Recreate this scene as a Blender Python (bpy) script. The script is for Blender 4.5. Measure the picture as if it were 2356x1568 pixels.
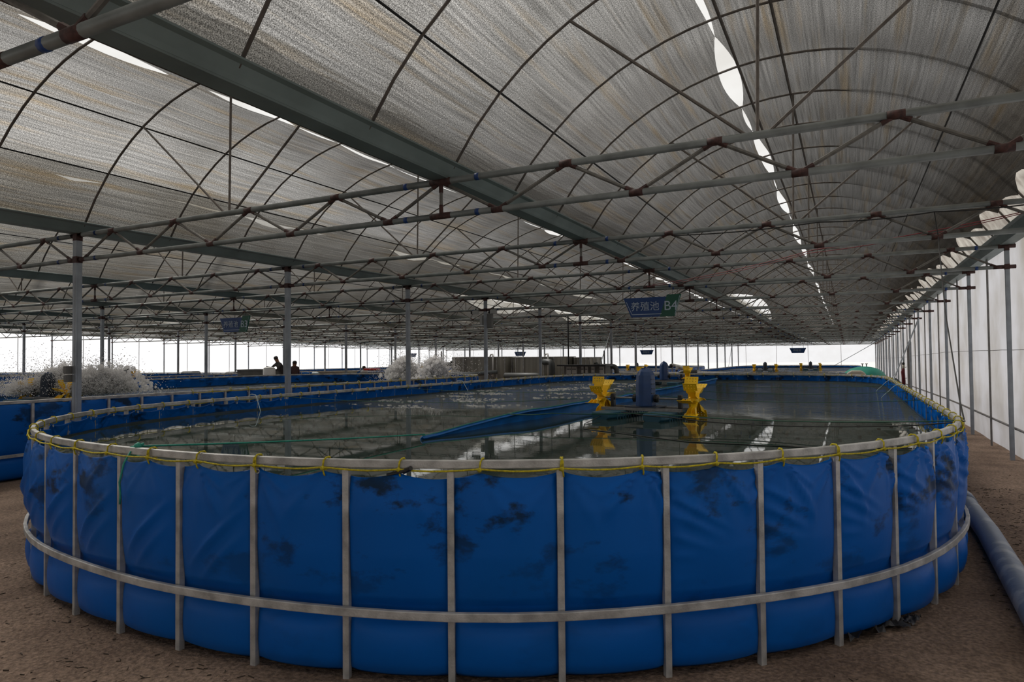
import bpy, bmesh, math, random, bisect
from mathutils import Vector, Matrix, noise
random.seed(7)
PI = math.pi
sc = bpy.context.scene
COL = sc.collection
for o in list(bpy.data.objects): bpy.data.objects.remove(o)

# ------------------------------------------------------------------ camera
F, YAW, PIT, ROLL, H = 1549.4, 0.4625, 0.0248, -0.0096, 1.7498
cd = bpy.data.cameras.new('camera'); cam = bpy.data.objects.new('camera', cd); COL.objects.link(cam)
cd.sensor_fit = 'HORIZONTAL'; cd.sensor_width = 36.0; cd.lens = 36.0 * F / 2356; cd.clip_start = .05; cd.clip_end = 400
R_ = Matrix.Rotation(YAW, 3, 'Z') @ Matrix.Rotation(PI / 2 + PIT, 3, 'X') @ Matrix.Rotation(ROLL, 3, 'Z')
cam.matrix_world = Matrix.Translation((0, 0, H)) @ R_.to_4x4()
sc.camera = cam

# ------------------------------------------------------------------ light
w = bpy.data.worlds.new('world'); sc.world = w; w.use_nodes = True
nt = w.node_tree; nt.nodes.clear()
out = nt.nodes.new('ShaderNodeOutputWorld'); bg = nt.nodes.new('ShaderNodeBackground')
tc = nt.nodes.new('ShaderNodeTexCoord'); sep = nt.nodes.new('ShaderNodeSeparateXYZ')
mr = nt.nodes.new('ShaderNodeMapRange'); mr.inputs['From Min'].default_value = 0; mr.inputs['From Max'].default_value = 1
cr = nt.nodes.new('ShaderNodeValToRGB')
cr.color_ramp.elements[0].color = (.93, .94, .97, 1); cr.color_ramp.elements[1].color = (1.0, .985, .95, 1)
nt.links.new(tc.outputs['Generated'], sep.inputs[0]); nt.links.new(sep.outputs['Z'], mr.inputs['Value'])
nt.links.new(mr.outputs[0], cr.inputs[0]); nt.links.new(cr.outputs[0], bg.inputs[0]); nt.links.new(bg.outputs[0], out.inputs[0])
bg.inputs[1].default_value = 1.0
sd = bpy.data.lights.new('sun', 'SUN'); sd.energy = 4.6; sd.angle = math.radians(40); sd.color = (1, .98, .95)
sun = bpy.data.objects.new('sun', sd); COL.objects.link(sun)
sun.rotation_euler = Vector((-.68, .22, .7)).to_track_quat('Z', 'Y').to_euler()
sc.view_settings.view_transform = 'Standard'; sc.view_settings.look = 'None'
sc.view_settings.exposure = 0.0; sc.view_settings.gamma = 1; sc.view_settings.use_curve_mapping = False
cy = sc.cycles; cy.use_denoising = True; cy.max_bounces = 7; cy.diffuse_bounces = 4; cy.glossy_bounces = 4
cy.transmission_bounces = 4; cy.transparent_max_bounces = 16; cy.caustics_reflective = False; cy.caustics_refractive = False

# ------------------------------------------------------------------ materials
def mat(name, col, rough=.6, metal=0., noise_amt=0., nscale=8., bump=0., bscale=40., spec=.5, col2=None, thr=None, emit=None, coords='Object', stretch=(1, 1, 1)):
    m = bpy.data.materials.new(name); m.use_nodes = True
    t = m.node_tree; p = t.nodes['Principled BSDF']
    p.inputs['Base Color'].default_value = (*col, 1); p.inputs['Roughness'].default_value = rough
    p.inputs['Metallic'].default_value = metal; p.inputs['Specular IOR Level'].default_value = spec
    c = t.nodes.new('ShaderNodeTexCoord'); mp = t.nodes.new('ShaderNodeMapping'); mp.inputs['Scale'].default_value = stretch
    t.links.new(c.outputs[coords], mp.inputs[0])
    if noise_amt or col2:
        n = t.nodes.new('ShaderNodeTexNoise'); n.inputs['Scale'].default_value = nscale; n.inputs['Detail'].default_value = 6
        t.links.new(mp.outputs[0], n.inputs[0])
        r = t.nodes.new('ShaderNodeValToRGB')
        c2 = col2 or tuple(x * (1 - noise_amt) for x in col)
        lo, hi = thr or (.35, .65)
        r.color_ramp.elements[0].position = lo; r.color_ramp.elements[1].position = hi
        r.color_ramp.elements[0].color = (*c2, 1); r.color_ramp.elements[1].color = (*col, 1)
        t.links.new(n.outputs[0], r.inputs[0]); t.links.new(r.outputs[0], p.inputs['Base Color'])
    if bump:
        n = t.nodes.new('ShaderNodeTexNoise'); n.inputs['Scale'].default_value = bscale; n.inputs['Detail'].default_value = 5
        t.links.new(mp.outputs[0], n.inputs[0])
        b = t.nodes.new('ShaderNodeBump'); b.inputs['Strength'].default_value = bump; b.inputs['Distance'].default_value = .02
        t.links.new(n.outputs[0], b.inputs['Height']); t.links.new(b.outputs[0], p.inputs['Normal'])
    return m
M = {}
M['steel'] = mat('painted_steel', (.23, .25, .24), .45, .25, .35, 5, stretch=(1, 1, 1))
M['gutter'] = mat('gutter_steel', (.23, .285, .275), .5, .2, .25, 2)
M['webst'] = mat('web_steel', (.19, .18, .16), .6, .1, .4, 14)
M['arch'] = mat('arch_pipe', (.18, .155, .135), .7, .1, .4, 10)
M['oxide'] = mat('red_oxide', (.085, .034, .028), .7, 0, .6, 30)
M['tape'] = mat('blue_tape', (.012, .05, .2), .5)
M['galv'] = mat('galvanised', (.56, .555, .54), .45, .25, .45, 9, bump=.15, bscale=90)
M['post'] = mat('post_steel', (.34, .37, .40), .4, .45, .3, 4)
M['rope'] = mat('yellow_rope', (.80, .66, .02), .7, 0, .45, 60, bump=.6, bscale=400)
M['green'] = mat('green_rope', (.02, .33, .24), .6, 0, .3, 60)
M['dgreen'] = mat('dark_green_rope', (.012, .09, .05), .6)
M['black'] = mat('black_cable', (.012, .012, .012), .5)
M['redw'] = mat('red_wire', (.22, .02, .03), .5)
M['white'] = mat('white_plastic', (.7, .7, .68), .5)
M['hose'] = mat('clear_hose', (.42, .55, .6), .25)
M['yellow'] = mat('yellow_plastic', (.95, .60, .008), .38, 0, .15, 20)
M['blueh'] = mat('blue_housing', (.008, .05, .17), .4, 0, .2, 8)
M['darkh'] = mat('dark_housing', (.02, .03, .05), .5)
M['float'] = mat('float_plastic', (.012, .075, .12), .4)
M['blackp'] = mat('black_plastic', (.012, .012, .012), .4)
M['frame'] = mat('aerator_frame', (.32, .31, .30), .5, .5, .3, 20)
M['pvc'] = mat('pvc_pipe', (.15, .19, .26), .42, 0, 0, 5, col2=(.30, .33, .38), thr=(.36, .47), bump=.1, bscale=30)
M['darkpipe'] = mat('dark_pipe', (.05, .055, .055), .45)
M['greypipe'] = mat('grey_pipe', (.10, .115, .125), .45, 0, .3, 3)
M['stain'] = mat('stainless', (.36, .345, .295), .42, .35, .5, 1.6, stretch=(2.5, 2.5, .15))
M['teal'] = mat('teal_fibreglass', (.015, .27, .2), .45, 0, .2, 3)
M['beige'] = mat('beige_plastic', (.48, .44, .36), .5, 0, .2, 3)
M['tub'] = mat('grey_tub', (.20, .20, .18), .6, 0, .3, 2)
M['cab'] = mat('cabinet_grey', (.15, .15, .14), .6)
M['label'] = mat('panel_white', (.42, .42, .40), .6)
M['signb'] = mat('sign_blue', (.012, .06, .22), .4)
M['signg'] = mat('sign_green', (.012, .10, .06), .4)
M['signw'] = mat('sign_lettering', (.5, .58, .68), .5)
M['skin'] = mat('skin', (.25, .13, .08), .6)
M['hair'] = mat('hair', (.015, .012, .01), .6)
M['sheet'] = mat('black_sheet', (.02, .02, .022), .5, bump=.4, bscale=12)
M['gsheet'] = mat('gable_shade', (.10, .10, .095), .8)
M['straw'] = mat('straw_litter', (.05, .035, .022), .9)
M['galv2'] = mat('wall_stud', (.22, .21, .2), .5, .3, .3, 6)
M['maroon'] = mat('maroon_cloth', (.12, .008, .015), .8, 0, .5, 6)
M['red'] = mat('red_paint', (.5, .03, .02), .5)

# tank liner: blue PVC cloth, dirty patches, wet algae band at the waterline
def liner_mat(name, seedz=0.):
    m = mat(name, (.0, .105, .45), .42, 0, 0, 3, spec=.16)
    t = m.node_tree; p = t.nodes['Principled BSDF']; L = t.links
    c = t.nodes.new('ShaderNodeTexCoord')
    n = t.nodes.new('ShaderNodeTexNoise'); n.inputs['Scale'].default_value = 2.1; n.inputs['Detail'].default_value = 7; n.inputs['Roughness'].default_value = .62
    mp = t.nodes.new('ShaderNodeMapping'); mp.inputs['Location'].default_value = (seedz, 1.3, 4.1); mp.inputs['Scale'].default_value = (1, 1, 1.7)
    L.new(c.outputs['Object'], mp.inputs[0]); L.new(mp.outputs[0], n.inputs[0])
    r = t.nodes.new('ShaderNodeValToRGB'); r.color_ramp.elements[0].position = .545; r.color_ramp.elements[1].position = .61
    r.color_ramp.elements[0].color = (0, 0, 0, 1); r.color_ramp.elements[1].color = (1, 1, 1, 1)
    L.new(n.outputs[0], r.inputs[0])
    s = t.nodes.new('ShaderNodeSeparateXYZ'); L.new(c.outputs['Object'], s.inputs[0])
    # dirt is commoner on the upper half of the cloth
    z = t.nodes.new('ShaderNodeMapRange'); z.inputs['From Min'].default_value = .3; z.inputs['From Max'].default_value = .9
    z.inputs['To Min'].default_value = .12; z.inputs['To Max'].default_value = .95; L.new(s.outputs['Z'], z.inputs['Value'])
    mul = t.nodes.new('ShaderNodeMath'); mul.operation = 'MULTIPLY'; L.new(r.outputs[0], mul.inputs[0]); L.new(z.outputs[0], mul.inputs[1])
    mx = t.nodes.new('ShaderNodeMix'); mx.data_type = 'RGBA'
    mx.inputs['A'].default_value = (.0, .105, .45, 1); mx.inputs['B'].default_value = (.005, .02, .045, 1)
    L.new(mul.outputs[0], mx.inputs['Factor'])
    # dusty lighter film near the foot
    n2 = t.nodes.new('ShaderNodeTexNoise'); n2.inputs['Scale'].default_value = 1.2; n2.inputs['Detail'].default_value = 4; L.new(c.outputs['Object'], n2.inputs[0])
    mx2 = t.nodes.new('ShaderNodeMix'); mx2.data_type = 'RGBA'; mx2.inputs['B'].default_value = (.002, .10, .38, 1)
    f2 = t.nodes.new('ShaderNodeMapRange'); f2.inputs['From Min'].default_value = .45; f2.inputs['From Max'].default_value = .75; f2.inputs['To Max'].default_value = .6
    L.new(n2.outputs[0], f2.inputs['Value']); L.new(f2.outputs[0], mx2.inputs['Factor']); L.new(mx.outputs['Result'], mx2.inputs['A'])
    L.new(mx2.outputs['Result'], p.inputs['Base Color'])
    # creases
    mp3 = t.nodes.new('ShaderNodeMapping'); mp3.inputs['Scale'].default_value = (5, 5, 1.6); L.new(c.outputs['Object'], mp3.inputs[0])
    n3 = t.nodes.new('ShaderNodeTexNoise'); n3.inputs['Scale'].default_value = 1.0; n3.inputs['Detail'].default_value = 3; L.new(mp3.outputs[0], n3.inputs[0])
    b = t.nodes.new('ShaderNodeBump'); b.inputs['Strength'].default_value = .22; b.inputs['Distance'].default_value = .02
    L.new(n3.outputs[0], b.inputs['Height']); L.new(b.outputs[0], p.inputs['Normal'])
    return m
M['liner'] = liner_mat('blue_liner'); M['liner_far'] = liner_mat('blue_liner_plain', 9.)
M['algae'] = mat('wet_algae_band', (.006, .018, .022), .4, 0, 0, 6, col2=(.008, .04, .09), thr=(.38, .55))
M['tarp'] = mat('baffle_tarp', (.012, .20, .66), .4, 0, .35, 5, bump=.3, bscale=6)

# water: dark, opaque at this depth, mirror-like
def water_mat():
    m = mat('pond_water', (.024, .038, .031), .0, spec=.5); t = m.node_tree; p = t.nodes['Principled BSDF']; L = t.links
    p.inputs['IOR'].default_value = 1.333
    c = t.nodes.new('ShaderNodeTexCoord')
    n = t.nodes.new('ShaderNodeTexNoise'); n.inputs['Scale'].default_value = 5; n.inputs['Detail'].default_value = 5; n.inputs['Roughness'].default_value = .6
    mp = t.nodes.new('ShaderNodeMapping'); mp.inputs['Scale'].default_value = (.7, 1.5, 1); L.new(c.outputs['Object'], mp.inputs[0]); L.new(mp.outputs[0], n.inputs[0])
    s = t.nodes.new('ShaderNodeSeparateXYZ'); L.new(c.outputs['Object'], s.inputs[0])
    a = t.nodes.new('ShaderNodeMapRange'); a.inputs['From Min'].default_value = 8.5; a.inputs['From Max'].default_value = 14; a.inputs['To Min'].default_value = .003; a.inputs['To Max'].default_value = .85
    L.new(s.outputs['Y'], a.inputs['Value'])
    g = t.nodes.new('ShaderNodeTexNoise'); g.inputs['Scale'].default_value = .5; L.new(c.outputs['Object'], g.inputs[0])
    gm = t.nodes.new('ShaderNodeMapRange'); gm.inputs['From Min'].default_value = .35; gm.inputs['From Max'].default_value = .65; gm.inputs['To Min'].default_value = .3; gm.inputs['To Max'].default_value = 1.3
    L.new(g.outputs[0], gm.inputs['Value'])
    mu = t.nodes.new('ShaderNodeMath'); mu.operation = 'MULTIPLY'; L.new(a.outputs[0], mu.inputs[0]); L.new(gm.outputs[0], mu.inputs[1])
    b = t.nodes.new('ShaderNodeBump'); b.inputs['Distance'].default_value = .12
    L.new(mu.outputs[0], b.inputs['Strength']); L.new(n.outputs[0], b.inputs['Height']); L.new(b.outputs[0], p.inputs['Normal'])
    return m
M['water'] = water_mat()

# sheet materials that pass daylight
def sheet_mat(name, build):
    m = bpy.data.materials.new(name); m.use_nodes = True; t = m.node_tree; t.nodes.clear()
    o = t.nodes.new('ShaderNodeOutputMaterial'); build(t, o); return m
def _mix(t, f, a, b):
    n = t.nodes.new('ShaderNodeMixShader')
    if isinstance(f, (int, float)): n.inputs[0].default_value = f
    else: t.links.new(f, n.inputs[0])
    t.links.new(a, n.inputs[1]); t.links.new(b, n.inputs[2]); return n.outputs[0]
def net_build(t, o):
    L = t.links; uv = t.nodes.new('ShaderNodeUVMap')
    def tex(sx, sy, scale=1, det=3, rough=.5, off=0.):
        mp = t.nodes.new('ShaderNodeMapping'); mp.inputs['Scale'].default_value = (sx, sy, 1); mp.inputs['Location'].default_value = (off, off, 0)
        L.new(uv.outputs[0], mp.inputs[0]); n = t.nodes.new('ShaderNodeTexNoise'); n.inputs['Scale'].default_value = scale; n.inputs['Detail'].default_value = det
        n.inputs['Roughness'].default_value = rough; L.new(mp.outputs[0], n.inputs[0]); return n.outputs[0]
    def rng(v, a, b, c, d):
        r = t.nodes.new('ShaderNodeMapRange'); r.inputs['From Min'].default_value = a; r.inputs['From Max'].default_value = b
        r.inputs['To Min'].default_value = c; r.inputs['To Max'].default_value = d; L.new(v, r.inputs['Value']); return r.outputs[0]
    def mul(a, b):
        r = t.nodes.new('ShaderNodeMath'); r.operation = 'MULTIPLY'; L.new(a, r.inputs[0]); L.new(b, r.inputs[1]); return r.outputs[0]
    streak = rng(tex(38, .5, 1, 5, .65), .36, .64, .62, 1.26)          # threads and creases run along the hall
    weave = rng(tex(130, 100, 1, 2, .7), .38, .62, .3, 1.6)               # knitted mesh
    weave2 = rng(tex(60, 45, 1, 2, .6, 3.), .3, .7, .75, 1.25)
    sp = t.nodes.new('ShaderNodeSeparateXYZ'); L.new(uv.outputs[0], sp.inputs[0])
    # dust and painted-in shade darken the net towards the gutters, u = arc length from the crown
    ab = t.nodes.new('ShaderNodeMath'); ab.operation = 'ABSOLUTE'; L.new(sp.outputs['X'], ab.inputs[0])
    dust_and_shade = rng(ab.outputs[0], 2.1, 3.5, 1.0, .5)
    bright = mul(mul(mul(streak, weave), weave2), dust_and_shade)
    brown = rng(tex(7, .35, 1, 4, .6, 7.), .52, .70, 0., .8)
    # a knitted net closes up when seen at a slant: its openness falls with the angle between ray and cloth
    lw = t.nodes.new('ShaderNodeLayerWeight'); lw.inputs['Blend'].default_value = .5
    opn = rng(lw.outputs['Facing'], 0., .90, 1.05, .04); opn = mul(opn, opn)
    bright2 = mul(bright, opn)
    mc = t.nodes.new('ShaderNodeMix'); mc.data_type = 'RGBA'; mc.inputs['A'].default_value = (.76, .745, .725, 1); mc.inputs['B'].default_value = (.78, .62, .42, 1)
    L.new(brown, mc.inputs['Factor'])
    vm = t.nodes.new('ShaderNodeVectorMath'); vm.operation = 'SCALE'; L.new(mc.outputs['Result'], vm.inputs[0]); L.new(bright2, vm.inputs['Scale'])
    hole = t.nodes.new('ShaderNodeBsdfTransparent'); L.new(vm.outputs[0], hole.inputs[0])
    vy = t.nodes.new('ShaderNodeVectorMath'); vy.operation = 'SCALE'; L.new(mc.outputs['Result'], vy.inputs[0]); 
    yb = rng(bright, 0., 1.4, 0., .09); L.new(yb, vy.inputs['Scale'])
    tr = t.nodes.new('ShaderNodeBsdfTranslucent'); L.new(vy.outputs[0], tr.inputs[0])
    df = t.nodes.new('ShaderNodeBsdfDiffuse'); df.inputs[0].default_value = (.055, .053, .05, 1)
    ad = t.nodes.new('ShaderNodeAddShader'); L.new(tr.outputs[0], ad.inputs[0]); L.new(df.outputs[0], ad.inputs[1])
    a2 = t.nodes.new('ShaderNodeAddShader'); L.new(ad.outputs[0], a2.inputs[0]); L.new(hole.outputs[0], a2.inputs[1])
    L.new(a2.outputs[0], o.inputs[0])
M['net'] = sheet_mat('shade_net', net_build)
def film_build(tp, trc, dfc, dirt=.0, eave=False):
    def f(t, o):
        L = t.links
        c = t.nodes.new('ShaderNodeTexCoord'); n = t.nodes.new('ShaderNodeTexNoise'); n.inputs['Scale'].default_value = .8; n.inputs['Detail'].default_value = 5
        L.new(c.outputs['Object'], n.inputs[0]); r = t.nodes.new('ShaderNodeValToRGB')
        r.color_ramp.elements[0].position = .4; r.color_ramp.elements[1].position = .7
        r.color_ramp.elements[0].color = (*trc, 1); r.color_ramp.elements[1].color = (*[x * (1 - dirt * k) for x, k in zip(trc, (1, 1.12, 1.35))], 1)
        L.new(n.outputs[0], r.inputs[0])
        a = t.nodes.new('ShaderNodeBsdfTranslucent'); L.new(r.outputs[0], a.inputs[0])
        d = t.nodes.new('ShaderNodeBsdfDiffuse'); d.inputs[0].default_value = (*dfc, 1)
        ad = t.nodes.new('ShaderNodeAddShader'); L.new(a.outputs[0], ad.inputs[0]); L.new(d.outputs[0], ad.inputs[1])
        q = t.nodes.new('ShaderNodeBsdfTransparent'); fac = tp
        if eave:   # old film, brown with dust where it meets the right hand gutter
            s = t.nodes.new('ShaderNodeSeparateXYZ'); L.new(c.outputs['Object'], s.inputs[0])
            e = t.nodes.new('ShaderNodeMapRange'); e.inputs['From Min'].default_value = 1.2; e.inputs['From Max'].default_value = 1.7; e.inputs['To Min'].default_value = tp; e.inputs['To Max'].default_value = .12
            L.new(s.outputs['X'], e.inputs['Value']); fac = e.outputs[0]
            m = t.nodes.new('ShaderNodeMix'); m.data_type = 'RGBA'; e2 = t.nodes.new('ShaderNodeMapRange'); e2.inputs['From Min'].default_value = 1.2; e2.inputs['From Max'].default_value = 1.7
            L.new(s.outputs['X'], e2.inputs['Value']); L.new(e2.outputs[0], m.inputs['Factor']); L.new(r.outputs[0], m.inputs['A'])
            n2 = t.nodes.new('ShaderNodeTexNoise'); n2.inputs['Scale'].default_value = 3.5; n2.inputs['Detail'].default_value = 5; L.new(c.outputs['Object'], n2.inputs[0])
            r2 = t.nodes.new('ShaderNodeValToRGB'); r2.color_ramp.elements[0].position = .35; r2.color_ramp.elements[1].position = .65
            r2.color_ramp.elements[0].color = (.20, .155, .11, 1); r2.color_ramp.elements[1].color = (.5, .46, .39, 1); L.new(n2.outputs[0], r2.inputs[0]); L.new(r2.outputs[0], m.inputs['B'])
            L.new(m.outputs['Result'], a.inputs[0])
        L.new(_mix(t, fac, ad.outputs[0], q.outputs[0]), o.inputs[0])
    return f
M['film'] = sheet_mat('roof_film', film_build(.62, (.42, .41, .38), (.12, .12, .12), .4, True))
M['wfilm'] = sheet_mat('wall_film_milky', film_build(.04, (.58, .58, .61), (.16, .16, .165), .35))
M['ffilm'] = sheet_mat('wall_film_clear', film_build(.5, (.62, .62, .64), (.15, .15, .15), .1))
def soil():
    m = mat('soil', (.30, .215, .16), .95, 0, 0, 1.3, bump=.9, bscale=26, col2=(.16, .11, .082), thr=(.3, .7), spec=.2)
    t = m.node_tree; L = t.links; b = [n for n in t.nodes if n.type == 'BUMP'][0]; b.inputs['Distance'].default_value = .03
    c = t.nodes.new('ShaderNodeTexCoord'); n = t.nodes.new('ShaderNodeTexNoise'); n.inputs['Scale'].default_value = 42; n.inputs['Detail'].default_value = 6
    L.new(c.outputs['Object'], n.inputs[0])
    r = t.nodes.new('ShaderNodeMapRange'); r.inputs['From Min'].default_value = .35; r.inputs['From Max'].default_value = .68; r.inputs['To Min'].default_value = .62; r.inputs['To Max'].default_value = 1.3
    L.new(n.outputs[0], r.inputs['Value']); p = t.nodes['Principled BSDF']; src = p.inputs['Base Color'].links[0].from_socket
    v = t.nodes.new('ShaderNodeVectorMath'); v.operation = 'SCALE'; L.new(src, v.inputs[0]); L.new(r.outputs[0], v.inputs['Scale']); L.new(v.outputs[0], p.inputs['Base Color'])
    return m
M['soil'] = soil(); M['pale'] = mat('pale_dry_ground', (.62, .60, .56), .9)
def spray_build(t, o):
    a = t.nodes.new('ShaderNodeBsdfTranslucent'); a.inputs[0].default_value = (.97, .96, .96, 1)
    d = t.nodes.new('ShaderNodeBsdfDiffuse'); d.inputs[0].default_value = (.9, .89, .88, 1)
    t.links.new(_mix(t, .3, a.outputs[0], d.outputs[0]), o.inputs[0])
M['spray'] = sheet_mat('water_spray', spray_build)
def mist_build(t, o):
    a = t.nodes.new('ShaderNodeBsdfTranslucent'); a.inputs[0].default_value = (.97, .96, .96, 1)
    d = t.nodes.new('ShaderNodeBsdfDiffuse'); d.inputs[0].default_value = (.9, .89, .88, 1); q = t.nodes.new('ShaderNodeBsdfTransparent')
    t.links.new(_mix(t, .45, _mix(t, .3, a.outputs[0], d.outputs[0]), q.outputs[0]), o.inputs[0])
M['mist'] = sheet_mat('spray_mist', mist_build)

# ------------------------------------------------------------------ mesh helpers
class MB:
    def __init__(s): s.v = []; s.f = []; s.m = []
    def add(s, v, f, mi=0):
        b = len(s.v); s.v += [tuple(x) for x in v]; s.f += [tuple(b + i for i in q) for q in f]; s.m += [mi] * len(f)
    def box(s, c, d, mi=0, rz=0., rot=None):
        R = rot or Matrix.Rotation(rz, 3, 'Z'); c = Vector(c)
        vs = [c + R @ Vector((x * d[0] / 2, y * d[1] / 2, z * d[2] / 2)) for x in (-1, 1) for y in (-1, 1) for z in (-1, 1)]
        s.add(vs, [(0, 1, 3, 2), (4, 6, 7, 5), (0, 4, 5, 1), (2, 3, 7, 6), (0, 2, 6, 4), (1, 5, 7, 3)], mi)
    def tube(s, pts, r, n=8, mi=0, closed=False, sq=None, caps=True, radii=None, up=None):
        pts = [Vector(p) for p in pts]; N = len(pts); rings = []
        pu = None
        for i, p in enumerate(pts):
            a = pts[(i - 1) % N] if (closed or i > 0) else p; b = pts[(i + 1) % N] if (closed or i < N - 1) else p
            t = (b - a).normalized()
            ref = Vector(up) if up else (pu if pu is not None else (Vector((0, 0, 1)) if abs(t.z) < .9 else Vector((1, 0, 0))))
            u = ref - t * ref.dot(t)
            if u.length < 1e-5: u = Vector((1, 0, 0)) - t * t.x
            u.normalize(); w = t.cross(u); pu = u
            rr = radii[i] if radii else r
            if sq: ring = [p + u * (sq[1] / 2 * y) + w * (sq[0] / 2 * x) for x, y in ((-1, -1), (1, -1), (1, 1), (-1, 1))]
            else: ring = [p + (u * math.cos(2 * PI * k / n) + w * math.sin(2 * PI * k / n)) * rr for k in range(n)]
            rings.append(ring)
        k = len(rings[0]); vs = [v for r_ in rings for v in r_]; fs = []
        for i in range(N if closed else N - 1):
            j = (i + 1) % N
            for q in range(k): fs.append((i * k + q, i * k + (q + 1) % k, j * k + (q + 1) % k, j * k + q))
        if caps and not closed: fs.append(tuple(range(k))[::-1]); fs.append(tuple((N - 1) * k + q for q in range(k)))
        s.add(vs, fs, mi)
    def lathe(s, prof, n=20, c=(0, 0, 0), mi=0, axis='Z'):
        vs = []; fs = []; c = Vector(c)
        for r, z in prof:
            for k in range(n):
                a = 2 * PI * k / n; p = Vector((r * math.cos(a), r * math.sin(a), z))
                if axis == 'X': p = Vector((z, p.x, p.y))
                if axis == 'Y': p = Vector((p.x, z, p.y))
                vs.append(c + p)
        for i in range(len(prof) - 1):
            for k in range(n): fs.append((i * n + k, i * n + (k + 1) % n, (i + 1) * n + (k + 1) % n, (i + 1) * n + k))
        fs.append(tuple(range(n))[::-1]); fs.append(tuple((len(prof) - 1) * n + k for k in range(n)))
        s.add(vs, fs, mi)
    def mesh(s, name, mats, smooth=False):
        me = bpy.data.meshes.new(name); me.from_pydata(s.v, [], s.f)
        for m in (mats if isinstance(mats, (list, tuple)) else [mats]): me.materials.append(M[m] if isinstance(m, str) else m)
        me.polygons.foreach_set('material_index', s.m)
        if smooth: me.polygons.foreach_set('use_smooth', [True] * len(me.polygons))
        me.update(); return me
def link(name, me, parent=None, loc=(0, 0, 0), rz=0., **kw):
    o = bpy.data.objects.new(name, me); COL.objects.link(o); o.location = loc; o.rotation_euler = (0, 0, rz)
    if parent: o.parent = parent
    for k, v in kw.items(): o[k] = v
    return o
def build(mb, name, mats, parent=None, smooth=False, **kw): return link(name, mb.mesh(name, mats, smooth), parent, **kw)
def thing(name, label, cat, loc=(0, 0, 0), rz=0., group=None, kind=None):
    o = link(name, None, None, loc, rz); o['label'] = label; o['category'] = cat
    if group: o['group'] = group
    if kind: o['kind'] = kind
    return o
def copy_tree(o, parent=None):
    c = o.copy(); COL.objects.link(c)
    if parent: c.parent = parent
    for ch in list(o.children): copy_tree(ch, c)
    return c
def bevel(o, wd=.01, seg=2):
    md = o.modifiers.new('bevel', 'BEVEL'); md.width = wd; md.segments = seg; md.limit_method = 'ANGLE'; return o
ORD = ['', 'first', 'second', 'third', 'fourth', 'fifth', 'sixth', 'seventh', 'eighth', 'ninth', 'tenth', 'eleventh', 'twelfth', 'thirteenth', 'fourteenth', 'fifteenth', 'sixteenth', 'seventeenth', 'eighteenth', 'nineteenth', 'twentieth']

# ------------------------------------------------------------------ hall geometry
XW, Y1, D, W = 2.383, 5.695, 3.95, 6.0
HU, HL = 3.518, 3.174
NB = 8                                 # bays
XL = XW - NB * W                       # left wall
YN, YF = Y1 - 3 * D, Y1 + 17 * D + 1.7 # near and far ends
TR = list(range(-1, 19))               # truss index; truss 1 stands at Y1
def ty(n): return Y1 + (n - 1) * D
AR, ACZ = 3.36, 5.23 - 3.36            # arch radius, centre height
def arch_z(dx): return ACZ + math.sqrt(max(AR * AR - dx * dx, 0))

# ground: gently uneven soil, denser mesh near the camera
def frange(a, b, s):
    o = []; x = a
    while x < b - 1e-6: o.append(x); x += s
    return o + [b]
xs = frange(XL - .3, -14, 2.) + frange(-13.5, 5.0, .14)[0:]; ys = frange(YN - .2, 0, 1.) + frange(.14, 10, .14) + frange(11, YF + .3, 2.)
gv = []
for y in ys:
    for x in xs:
        z = 0.
        if x > -13.5 and 0 < y < 10.2:
            z = .022 * noise.noise(Vector((x * .9, y * .9, 3))) + .012 * noise.noise(Vector((x * 3.1, y * 3.1, 1)))
        gv.append((x, y, z - .01))
nx = len(xs); gf = [(j * nx + i, j * nx + i + 1, (j + 1) * nx + i + 1, (j + 1) * nx + i) for j in range(len(ys) - 1) for i in range(nx - 1)]
g = MB(); g.add(gv, gf); fl = build(g, 'floor', 'soil', smooth=True, kind='structure', label='bare brown earth floor of the hall', category='floor')
g = MB(); g.add([(-160, -120, -.3), (120, -120, -.3), (120, 200, -.3), (-160, 200, -.3)], [(0, 1, 2, 3)])
build(g, 'ground', 'pale', kind='structure', label='earth outside the plastic walls', category='ground')

# roof: shade net in two strips per bay with slits where they are laced together, film above
PINCH = {0: [3.0, 5.4, 7.42, 9.78, 10.85, 14.0, 14.9, 17.8, 19.1, 22.7, 25.3, 27.0, 30.5, 33.5, 36, 39, 41, 44, 47, 50, 53, 56, 60, 64, 68, YF]}
WID = {0: [0, .10, .07, .23, .05, .16, .02, .15, .02, .15, .12, .03, .14, .06, .1, .08, .12, .04, .1, .08, .1, .06, .1, .1, .1, .1]}
for k in range(1, NB):
    y = YN; a = [y]; b = [0]
    while y < YF: y += random.choice((1.3, 2.0, 2.6, 3.2)); a.append(y); b.append(random.choice((.0, .03, .07, .12, .2)))
    PINCH[k] = a; WID[k] = b
def pre(k, P, Wd):
    t = [(y, v) for y, v in zip(PINCH[k], WID[k]) if y > P[-1]]
    PINCH[k] = P + [y for y, v in t]; WID[k] = Wd + [v for y, v in t]
pre(1, [YN, 3.7, 5.35, 5.9, 7.4, 8.3, 9.9, 12], [0, 0, .16, .0, .12, .04, .06, .03])
def slit(k, y):
    P = PINCH[k]
    for i in range(1, len(P)):
        if P[i - 1] <= y < P[i]:
            t = (y - P[i - 1]) / (P[i] - P[i - 1]); return WID[k][i] * math.sin(PI * t) ** .8
    return 0.
def rib(y):  # 0 at an arch, 1 midway
    t = ((y - Y1) / (D / 3)) % 1.0; return math.sin(PI * t)
XC = [XW - W / 2 - k * W for k in range(NB)]
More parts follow.
